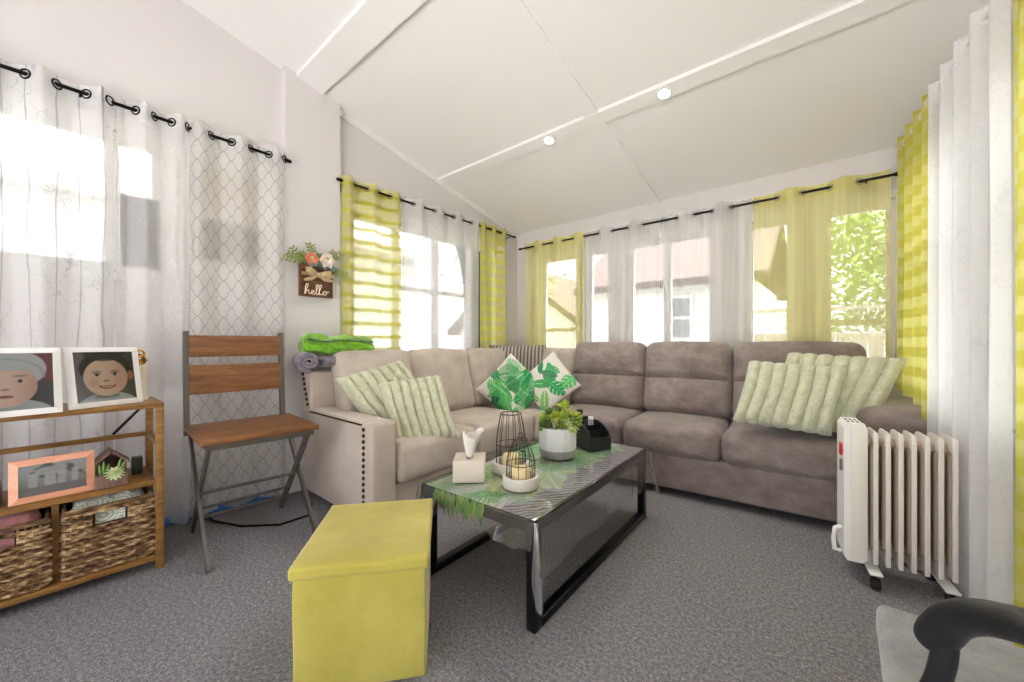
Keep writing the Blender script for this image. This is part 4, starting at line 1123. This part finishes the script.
# desk organiser
M['faux'] = plain('black_faux_leather', '#17171b', .45, bs=200, bstr=.1)
og = thing('remote_caddy', 'black curved-side organiser holding remotes, at the far end of the coffee table', 'organiser', (-1.150, 2.13, ZT), R_(64))
OS = 1.36
prof = [(-.065, 0), (.075, 0), (.075, .095), (.05, .112), (.02, .112), (-.02, .098), (-.05, .076), (-.065, .052)]
m = MB(); m.prism(prof, -.055, -.048, 'X'); m.prism(prof, .048, .055, 'X'); m.build('side_panel', M['faux'], og, local=True, scale=OS, smooth=False)
m = MB(); m.box((-.048, -.065, 0), (.048, -.060, .055)); m.build('front_panel', M['faux'], og, local=True, scale=OS)
m = MB(); m.box((-.048, -.060, 0), (.048, .075, .005)); m.box((-.048, .07, .005), (.048, .075, .10)); m.build('back_panel', M['faux'], og, local=True, scale=OS)
m = MB(); m.box((-.048, -.015, .005), (.048, -.011, .075)); m.box((-.048, .03, .005), (.048, .034, .09)); m.build('divider', M['faux'], og, local=True, scale=OS)
OM = MW[og.name]
for k, (x, y, z, h, lab, mat) in enumerate(((-.030, .052, .007, .155, 'tall black remote control standing in the caddy, leftmost', 'gloss'), (-.002, .05, .007, .125, 'shorter black remote control beside the tall one in the caddy', 'faux'), (.027, .05, .007, .118, 'white remote control standing right of the black ones in the caddy', 'white_frame'))):
    r = thing('remote_control', lab, 'remote control', tuple(OM @ (Vector((x, y, z))*OS)), R_(64), 'remotes in the caddy')
    m = MB(); m.box((-.013, -.008, 0), (.013, .008, h), .004, 2); m.build('body', M[mat], r, local=True, scale=OS)
    m = MB()
    for i in range(6):
        for j in (-1, 0, 1): m.box((j*.007-.002, -.0095, h-.02-i*.010), (j*.007+.002, -.008, h-.015-i*.010))
    m.build('buttons', M['nickel'], r, local=True, scale=OS)

# ------------------------------------------------------------------ oil heater
M['enamel'] = plain('cream_enamel', '#f1ebe4', .35); M['enamel_gap'] = plain('enamel_gap_shade', '#cdbfae', .45)
M['heat_white'] = plain('white_plastic', '#f6f4f2', .4); M['rubber'] = plain('black_rubber', '#161618', .6)
ht = thing('oil_heater', 'cream oil-filled radiator heater on castors at the right end of the sofa', 'heater', (.02, 2.285, 0), R_(8))
def hb(name, mat, fn, **k): m = MB(); fn(m); return m.build(name, mat, ht, local=True, **k)
hb('control_panel', M['heat_white'], lambda m: m.prism([(.002, .10), (.002, .672), (.014, .694), (.072, .694), (.082, .672), (.082, .10), (.068, .082), (.014, .082)], .0, .17, 'Y'), smooth=False)
hb('front_strip', M['enamel'], lambda m: m.box((.026, -.006, .10), (.078, .0, .68), .003, 1))
hb('top_vent', M['rubber'], lambda m: [m.box((.02+.016*k, .03, .6935), (.026+.016*k, .06, .6955)) for k in range(4)]+[m.box((.02+.016*k, .09, .6935), (.026+.016*k, .12, .6955)) for k in range(4)])
hb('switch', plain('red_switch', '#c2261c', .3), lambda m: m.box((-.008, .03, .54), (.002, .06, .595), .003, 2))
hb('dial', M['nickel'], lambda m: m.box((-.006, .03, .47), (.002, .06, .52), .003, 2))
hb('cord_hook', M['heat_white'], lambda m: (m.tube([(.0, .05, .21), (-.022, .05, .20), (-.028, .05, .15), (-.024, .05, .10), (.0, .05, .10)], .009, 8),))
def fin(x):
    def f(m):
        pts = []
        y0, y1, z0, z1 = .0, .155, .085, .665; r = .045
        for (cy, cz, a0) in ((y1-r, z1-r, 0), (y0+.007, z1-.007, 90), (y0+.007, z0+.007, 180), (y1-r, z0+r, 270)):
            q = r if cy > .1 else .007
            for k in range(6): a = R_(a0+k*18); pts.append((cy+q*math.cos(a), cz+q*math.sin(a)))
        m.prism(pts, x-.0022, x+.0022, 'X')
        m.box((x-.0085, -.0035, z0+.004), (x+.0085, .002, z1-.004), .0025, 1)      # rolled front edge
    return f
M['enamel_gap'] = plain('enamel_gap_shade', '#b3a28e', .5)  # recessed parts darkened in colour, standing in for shade between the fins
for k in range(7):
    fo = hb('fin', M['enamel'], fin(.108+.0395*k)); x = .108+.0395*k
    m = MB()
    for yy in (.047, .113): m.box((x-.013, yy-.022, .15), (x+.013, yy+.022, .60), .010, 3)
    m.build('oil_channel', M['enamel_gap'], fo, local=True)
for z_ in (.60, .155): hb('manifold', M['enamel_gap'], lambda m: m.tube([(.085, .078, z_), (.355, .078, z_)], .026, 12))
for x in (.10, .325):
    hb('foot', M['heat_white'], lambda m: m.box((x-.022, -.055, .062), (x+.022, .205, .072), .004, 2))
    hb('bracket_foot', M['heat_white'], lambda m: m.tube([(x, .078, .07), (x, .078, .12)], .012, 8))
    for y in (-.035, .185):
        hb('castor', M['rubber'], lambda m: (m.tube([(x-.014, y, .024), (x+.014, y, .024)], .024, 16), m.tube([(x, y, .03), (x, y, .063)], .007, 8)))
hc = MB(); hc.tube([(.36, 2.38, .06), (.37, 2.40, .10), (.375, 2.42, .05), (.36, 2.5, .008), (.2, 2.62, .008)], .005, 6)
tag(hc.build('heater_cord', plain('dark_red_cord', '#5e2722', .5)), 'dark reddish cord end beside the right castor of the oil heater', 'cord')

# ------------------------------------------------------------------ office chair (partly in frame)
M['chair_grey'] = fabric('grey_melange', '#77787a', '#a9aaa9', 420, .95, .35, 6, .3)
oc = thing('office_chair', 'black-armed swivel chair with a light grey melange seat at the lower right', 'office chair', (.31, .98, 0), 0)
cush((.065, .73, .405), (.55, 1.19, .475), .016, (.0, .0, .006), 4, 8, None, 51, .004, 5).build('seat', M['chair_grey'], oc)
cush((.17, .585, .60), (.46, .655, 1.0), .03, (.0, .008, .0), 4, 8, None, 52, .004, 5).build('backrest', M['chair_grey'], oc)
M['arm_black'] = plain('soft_black_plastic', '#1b1b1f', .42, bs=250, bstr=.08)
for s in (1, -1):
    def ax(x, y, z): return (x+.010 if s > 0 else .61-x, y, z)
    A = [ax(.0885, .8058, .6215), ax(.0895, .8045, .6245), ax(.092, .801, .632), ax(.098, .792, .650), ax(.108, .772, .682), ax(.122, .742, .709), ax(.137, .705, .730), ax(.152, .665, .746), ax(.17, .60, .750), ax(.185, .52, .735), ax(.195, .46, .70), ax(.20, .44, .68)]
    rad = [.006, .013, .0195, .0225, .0215, .020, .019, .019, .019, .019, .017, .010]; RR = spline([(r, 0, 0) for r in rad])
    m = MB(); m.tube(spline(A), [q.x for q in RR], 26); m.build('arm_pad', M['arm_black'], oc)
    B_ = spline([ax(.103, .785, .655), ax(.102, .79, .62), ax(.098, .80, .58), ax(.088, .81, .52), ax(.10, .83, .42), ax(.16, .87, .385), ax(.31, .95, .385)])
    m = MB(); m.tube(B_, .0138, 18); m.build('arm_post', M['arm_black'], oc)
m = MB(); m.tube([(.31, .96, .395), (.31, .96, .12)], [.03, .025], 14); m.box((.20, .85, .385), (.42, 1.07, .405), .004, 1); m.bar((.31, .90, .39), (.31, .60, .39), .06, .012); m.bar((.31, .606, .385), (.31, .59, .66), .06, .012, (0, 1, 0)); m.build('column', M['arm_black'], oc)
for k in range(5):
    a = 2*PI*k/5+.3; ex, ey = .31+.26*math.cos(a), .96+.26*math.sin(a)
    m = MB(); m.tube([(.31, .96, .11), (ex, ey, .07)], [.025, .015], 10); m.build('base_spoke', M['arm_black'], oc)
    m = MB(); m.tube([(ex-.02*math.sin(a), ey+.02*math.cos(a), .026), (ex+.02*math.sin(a), ey-.02*math.cos(a), .026)], .026, 14); m.tube([(ex, ey, .04), (ex, ey, .07)], .008, 8); m.build('castor', M['rubber'], oc)

# ------------------------------------------------------------------ hello basket on the pilaster
hs = thing('hanging_basket', 'brown wooden hello sign basket with faux flowers and a burlap bow on the pilaster', 'wall decoration', (-2.90, 1.245, 1.38))
M['plank'] = wood('dark_plank', '#3f281a', '#7d573a', 1, 4, .7, 12, .4)
m = MB()
for k in range(4):
    z0 = 1.382+k*.060; w0 = .100+.005*k
    m.box((-2.885, 1.245-w0, z0), (-2.870, 1.245+w0, z0+.056), .003, 1)
for s in (-1, 1):
    m.box((-2.925, 1.245+s*.108-.006, 1.385), (-2.885, 1.245+s*.108+.006, 1.615), .002, 1)
m.box((-2.928, 1.14, 1.385), (-2.920, 1.35, 1.61)); m.box((-2.92, 1.14, 1.385), (-2.885, 1.35, 1.395)); m.build('crate', M['plank'], hs)
# script lettering drawn as one pen line
pen = [[(0, .0), (.01, .05), (.018, .085), (.010, .09), (.005, .06), (.003, .0), (.010, .032), (.018, .034), (.020, .015), (.026, .002), (.034, .012), (.044, .026), (.042, .034), (.034, .030), (.034, .008), (.042, .0), (.050, .010), (.060, .050), (.066, .085), (.058, .088), (.055, .05), (.056, .006), (.064, .002), (.074, .050), (.082, .085), (.074, .088), (.070, .05), (.071, .006), (.080, .002), (.088, .012), (.092, .030), (.102, .032), (.106, .016), (.098, .002), (.088, .008), (.088, .022), (.096, .034), (.110, .030), (.120, .034)]]
M['letter'] = plain('cream_letter', '#f3d9c4', .6)
m = MB()
for st in pen:
    P = [Vector((-2.866, 1.150+x*1.45, 1.398+z*.78)) for x, z in st]; Q = []
    for i in range(len(P)-1):
        a, b, c_, d_ = P[max(i-1, 0)], P[i], P[i+1], P[min(i+2, len(P)-1)]
        for k in range(4):
            s = k/4; Q.append(.5*((2*b)+(c_-a)*s+(2*a-5*b+4*c_-d_)*s*s+(3*b-a-3*c_+d_)*s**3))
    m.tube(Q, .0034, 6)
m.build('hello_lettering', M['letter'], hs)
M['burlap'] = fabric('burlap', '#a98d66', '#d8c09a', 300, .95, .5)
def ribbon(m, pts, w, seg=None):
    n = len(pts)
    def f(a, b):
        i = a*(n-1); k = min(int(i), n-2); p = Vector(pts[k]).lerp(Vector(pts[k+1]), i-k); return p+Vector((.004*math.sin(b*6), 0, (b-.5)*w*(.55+.45*abs(math.sin(a*PI)))))
    m.grid(f, 24, 5)
m = MB()
ribbon(m, [(-2.864, 1.245, 1.54), (-2.84, 1.21, 1.555), (-2.838, 1.175, 1.565), (-2.850, 1.150, 1.56), (-2.86, 1.18, 1.545), (-2.862, 1.245, 1.535)], .045)
ribbon(m, [(-2.864, 1.245, 1.54), (-2.84, 1.28, 1.550), (-2.838, 1.315, 1.555), (-2.850, 1.338, 1.548), (-2.86, 1.31, 1.535), (-2.862, 1.245, 1.532)], .045)
ribbon(m, [(-2.860, 1.245, 1.54), (-2.855, 1.20, 1.51), (-2.858, 1.145, 1.495)], .03); ribbon(m, [(-2.860, 1.245, 1.54), (-2.855, 1.28, 1.51), (-2.858, 1.35, 1.505)], .03)
m.box((-2.865, 1.13, 1.53), (-2.862, 1.36, 1.552)); m.ball((-2.852, 1.245, 1.541), .013, 8); m.build('burlap_bow', M['burlap'], hs, fix=False)
def flower(name, c, R, mat, heart):
    m = MB(); c = Vector(c)
    for r in range(3):
        f = 1-.27*r
        for k in range(6):
            a = 2*PI*k/6+r*.5; d = Vector((.35+.35*r, math.cos(a)*f, math.sin(a)*f)).normalized()
            leafblade(m, c, c+d*R*f, R*.85, .10, 7, up=(1, 0, 0))
    o = m.build(name, mat, hs); m = MB(); m.ball(c+Vector((R*.25, 0, 0)), R*.22, 8); m.build('flower_centre', heart, o)
M['coral'] = plain('coral_petal', '#e88f72', .7, var=.2); M['cream'] = plain('cream_petal', '#eeddd2', .7, var=.08)
flower('coral_flower', (-2.865, 1.195, 1.655), .055, M['coral'], M['succ_pale']); flower('cream_flower', (-2.86, 1.30, 1.66), .062, M['cream'], M['succ_lime'])
M['sprig'] = plain('sprig_green', '#8a9a5a', .6, var=.35); M['sprig2'] = plain('teal_leaf', '#6f9488', .6, var=.2)
rn = random.Random(5); m = MB()
for k in range(16):
    a = lerp(-1.35, 1.35, k/15)+rn.uniform(-.1, .1); L_ = rn.uniform(.11, .19); p0 = Vector((-2.895, 1.245+a*.05, 1.60)); d = Vector((rn.uniform(.0, .22), math.sin(a), math.cos(a)*.95+.1)).normalized()
    if a > 1.0: d.z -= .5
    pts = [p0+d*L_*i/6+Vector((0, 0, -.03*(i/6)**2)) for i in range(7)]; m.tube(pts, .0016, 5)
    for i in range(2, 7):
        for s in (-1, 1):
            q = pts[i]; leafblade(m, q, q+(d*.5+Vector((.1, s*.6*d.z, -s*.6*d.y))).normalized()*.032, .015, .1, up=(1, 0, 0))
m.build('sprigs', M['sprig'], hs)
m = MB()
for k in range(26):
    p = Vector((-2.868+rn.uniform(0, .02), 1.245+rn.uniform(-.09, .10), 1.605+rn.uniform(-.005, .03))); leafblade(m, p, p+Vector((rn.uniform(.0, .02), rn.uniform(-.04, .04), rn.uniform(-.03, .02))), .02, .1, up=(1, 0, 0))
m.build('leaf_collar', M['sprig2'], hs)
# small wall plate near the far corner
m = MB(); m.box((-2.80, YB-.008, 1.80), (-2.72, YB-.0005, 1.93), .003, 1); tag(m.build('wall_plate', M['white_frame']), 'small white wall plate behind the lime voile in the far corner', 'wall plate')
# ------------------------------------------------------------------ outside
G = -.45
t = NT('gravel'); co = t.coord(); t.bsdf(t.ramp(t.noise(co, 3, 4), [(.35, srgb('#8d8b84')), (.65, srgb('#a7a59c'))]), .95); M['lawn'] = t.m
m = MB(); m.add([(-40, -30, G), (40, -30, G), (40, 50, G), (-40, 50, G)], [(0, 1, 2, 3)]); struct(m.build('ground', M['lawn'], smooth=False))
m = MB(); m.box((-6, -12, G), (6, -1.75, -.12)); struct(m.build('floor_bounce_slab', plain('bounce_slab_pale', '#e6e4e0', .9, bs=8, var=.04), smooth=False))  # unseen pale slab, added to bounce sunlight up onto the ceiling
M['siding'] = plain('white_siding', '#dcdcda', .7); M['shingle'] = plain('brown_shingle', '#5a4c47', .9, bs=12, bstr=.4, var=.2)
M['darkwin'] = plain('dark_window', '#6d7076', .1); M['soffit'] = plain('weathered_soffit', '#8d857f', .8)
def clap(m, p0, p1, z0, z1, h=.16, out=(0, -1)):
    """lapped boards"""
    n = int((z1-z0)/h); p0 = Vector((*p0, 0)); p1 = Vector((*p1, 0)); o = Vector((*out, 0))
    for k in range(n):
        z = z0+k*h; a = [p0+o*.03, p1+o*.03, p1, p0]
        vs = [a[0]+Vector((0, 0, z)), a[1]+Vector((0, 0, z)), a[2]+Vector((0, 0, z)), a[3]+Vector((0, 0, z)), p0+o*.008+Vector((0, 0, z+h)), p1+o*.008+Vector((0, 0, z+h)), p1+Vector((0, 0, z+h)), p0+Vector((0, 0, z+h))]
        m.add(vs, [(3,2,1,0),(4,5,6,7),(0,1,5,4),(2,3,7,6),(0,4,7,3),(1,2,6,5)])
h1 = thing('house', 'white clapboard neighbour house with brown roof seen through the back window sheers', 'house', (-3.0, 9, G))
m = MB(); clap(m, (-4.4, 8.2), (-1.2, 8.2), G, 2.25); m.box((-4.4, 8.205, G), (-1.2, 12, 2.25)); m.build('wall', M['siding'], h1, smooth=False)
m = MB(); m.prism([(7.85, 2.15), (10.1, 3.75), (12.3, 2.15), (12.3, 2.3), (10.1, 3.9), (7.85, 2.3)], -4.7, -.9, 'X'); m.build('roof', M['shingle'], h1, smooth=False)
w_ = MB(); w_.box((-2.78, 8.12, 1.10), (-2.18, 8.17, 2.0)); w_ = w_.build('window', M['siding'], h1, smooth=False)
m = MB(); m.box((-2.72, 8.10, 1.16), (-2.24, 8.125, 1.52)); m.box((-2.72, 8.10, 1.58), (-2.24, 8.125, 1.94)); m.build('pane', M['darkwin'], w_, smooth=False)
h2 = thing('house', 'white gabled garage seen left of the clapboard house through the back windows', 'house', (-7, 9.4, G))
m = MB(); clap(m, (-9.6, 8.8), (-5.1, 8.8), G, 1.5); m.prism([(-9.6, 1.47), (-5.1, 1.47), (-7.35, 3.1)], 8.80, 12, 'Y'); m.box((-9.6, 8.805, G), (-5.1, 12, 1.47)); m.build('wall', M['siding'], h2, smooth=False)
m = MB(); m.prism([(-9.95, 1.30), (-7.35, 3.15), (-4.75, 1.30), (-4.75, 1.48), (-7.35, 3.35), (-9.95, 1.48)], 8.5, 12.2, 'Y'); m.build('roof', M['shingle'], h2, smooth=False)
# neighbour wall on the left
h3 = thing('house', 'pale sided neighbour house with a low eave outside the left window', 'house', (-7, 0, G))
m = MB()
pp = MB(); clap(pp, (-6.2, 4.5), (-6.2, -8), G, 2.7, .18, (1, 0)); pp.box((-9, -8, G), (-6.205, 4.5, 2.7)); pp.build('wall', M['siding'], h3, smooth=False)
m = MB(); m.prism([(-5.75, 2.55), (-7.6, 3.6), (-9.4, 2.55), (-9.4, 2.68), (-7.6, 3.75), (-5.75, 2.7)], -8.3, 4.8, 'Y'); m.build('roof', M['soffit'], h3, smooth=False)  # roof of the left house in one even grey
# fence with lattice
M['fence'] = plain('pale_fence', '#a9a297', .8)
fc = thing('fence', 'pale board fence with a lattice top beyond the right end of the back windows', 'fence', (.8, 6.6, G))
m = MB()
for k in range(24): m.box((-1.1+k*.155, 6.6, G), (-.955+k*.155, 6.625, 1.12))
m.build('board_panel', M['fence'], fc, smooth=False)
m = MB()
for k in range(40):
    x = -1.1+k*.095
    m.bar((x, 6.59, 1.18), (x+.3, 6.59, 1.48), .01, .022, (0, 1, 0)); m.bar((x+.3, 6.60, 1.18), (x, 6.60, 1.48), .01, .022, (0, 1, 0))
m.build('lattice', M['fence'], fc, smooth=False)
m = MB(); m.box((-1.12, 6.58, 1.12), (2.7, 6.64, 1.18)); m.box((-1.12, 6.58, 1.48), (2.7, 6.64, 1.53)); m.build('rail', M['fence'], fc, smooth=False)
# trees
M['leafy'] = plain('tree_leaf', '#7f9a4e', .7, var=.35); M['bark'] = plain('bark', '#8a7a6a', .9, var=.2)
def tree(label, x, y, h, R, n, seed):
    o = thing('tree', label, 'tree', (x, y, G)); rn = random.Random(seed)
    m = MB(); m.tube([(x, y, G), (x+.05, y, G+h*.4), (x-.05, y, G+h*.75)], [.13, .09, .04], 8)
    for k in range(9):
        a = rn.uniform(0, 6.28); z = G+h*rn.uniform(.35, .7); m.tube([(x, y, z), (x+R*.7*math.cos(a), y+R*.7*math.sin(a), z+R*.5)], [.035, .01], 5)
    m.build('trunk', M['bark'], o); m = MB()
    cl = [(rn.uniform(-1, 1)*R*.7, rn.uniform(-1, 1)*R*.7, rn.uniform(.45, .95)*h) for _ in range(16)]
    for k in range(n):
        c = rn.choice(cl); r = R*.38
        p = Vector((x+c[0]+rn.gauss(0, r*.6), y+c[1]+rn.gauss(0, r*.6), G+c[2]+rn.gauss(0, r*.5)))
        u = Vector((rn.gauss(0, 1), rn.gauss(0, 1), rn.gauss(0, 1))).normalized(); v_ = u.cross(Vector((rn.gauss(0, 1), rn.gauss(0, 1), rn.gauss(0, 1)))).normalized(); s = rn.uniform(.05, .10)
        m.add([p-u*s, p+v_*s*.5, p+u*s, p-v_*s*.5], [(0, 1, 2, 3)])
    m.build('foliage', M['leafy'], o, smooth=False, fix=False)
tree('leafy tree behind the lattice fence at the right end of the back windows', .75, 8.4, 4.2, 1.3, 2600, 1)
tree('tall leafy tree farthest off behind the lattice fence', 1.4, 12.6, 6.5, 1.2, 2000, 2)
tree('leafy tree at the far left beyond the back windows', -5.6, 6.2, 3.6, .9, 1200, 3)

# ------------------------------------------------------------------ light, camera, output
sc = bpy.context.scene
w = bpy.data.worlds.new('overcast'); sc.world = w; w.use_nodes = True; nt = w.node_tree
bg = nt.nodes['Background']
tc = nt.nodes.new('ShaderNodeTexCoord'); sp = nt.nodes.new('ShaderNodeSeparateXYZ'); nt.links.new(tc.outputs['Generated'], sp.inputs[0])
cr = nt.nodes.new('ShaderNodeValToRGB'); nt.links.new(sp.outputs[2], cr.inputs[0])
cr.color_ramp.elements[0].position = .0; cr.color_ramp.elements[0].color = (1, .99, .98, 1); cr.color_ramp.elements[1].position = .6; cr.color_ramp.elements[1].color = (.86, .93, 1, 1)
nt.links.new(cr.outputs[0], bg.inputs[0]); bg.inputs[1].default_value = 1.1
S = bpy.data.lights.new('sun', 'SUN'); S.energy = 10; S.angle = R_(3); S.color = (1, .985, .965)
so = bpy.data.objects.new('sun', S); C.objects.link(so)
so.rotation_euler = Vector((-.30, -.10, -.94)).to_track_quat('-Z', 'Y').to_euler()
cam = bpy.data.cameras.new('camera'); co_ = bpy.data.objects.new('camera', cam); C.objects.link(co_); sc.camera = co_
cam.sensor_width = 36; cam.sensor_fit = 'HORIZONTAL'; cam.lens = 388/1024*36; cam.shift_y = (343-341)/1024; cam.clip_start = .02
co_.location = (0, 0, 1.05); co_.rotation_euler = (PI/2, 0, R_(40))
vs = sc.view_settings; sc.display_settings.display_device = 'sRGB'; vs.view_transform = 'Standard'; vs.look = 'None'; vs.gamma = 1; vs.use_curve_mapping = False; vs.exposure = 1.5
cy = sc.cycles; cy.max_bounces = 10; cy.diffuse_bounces = 6; cy.transparent_max_bounces = 32; cy.transmission_bounces = 8; cy.glossy_bounces = 4
cy.caustics_reflective = False; cy.caustics_refractive = False; cy.sample_clamp_indirect = 6
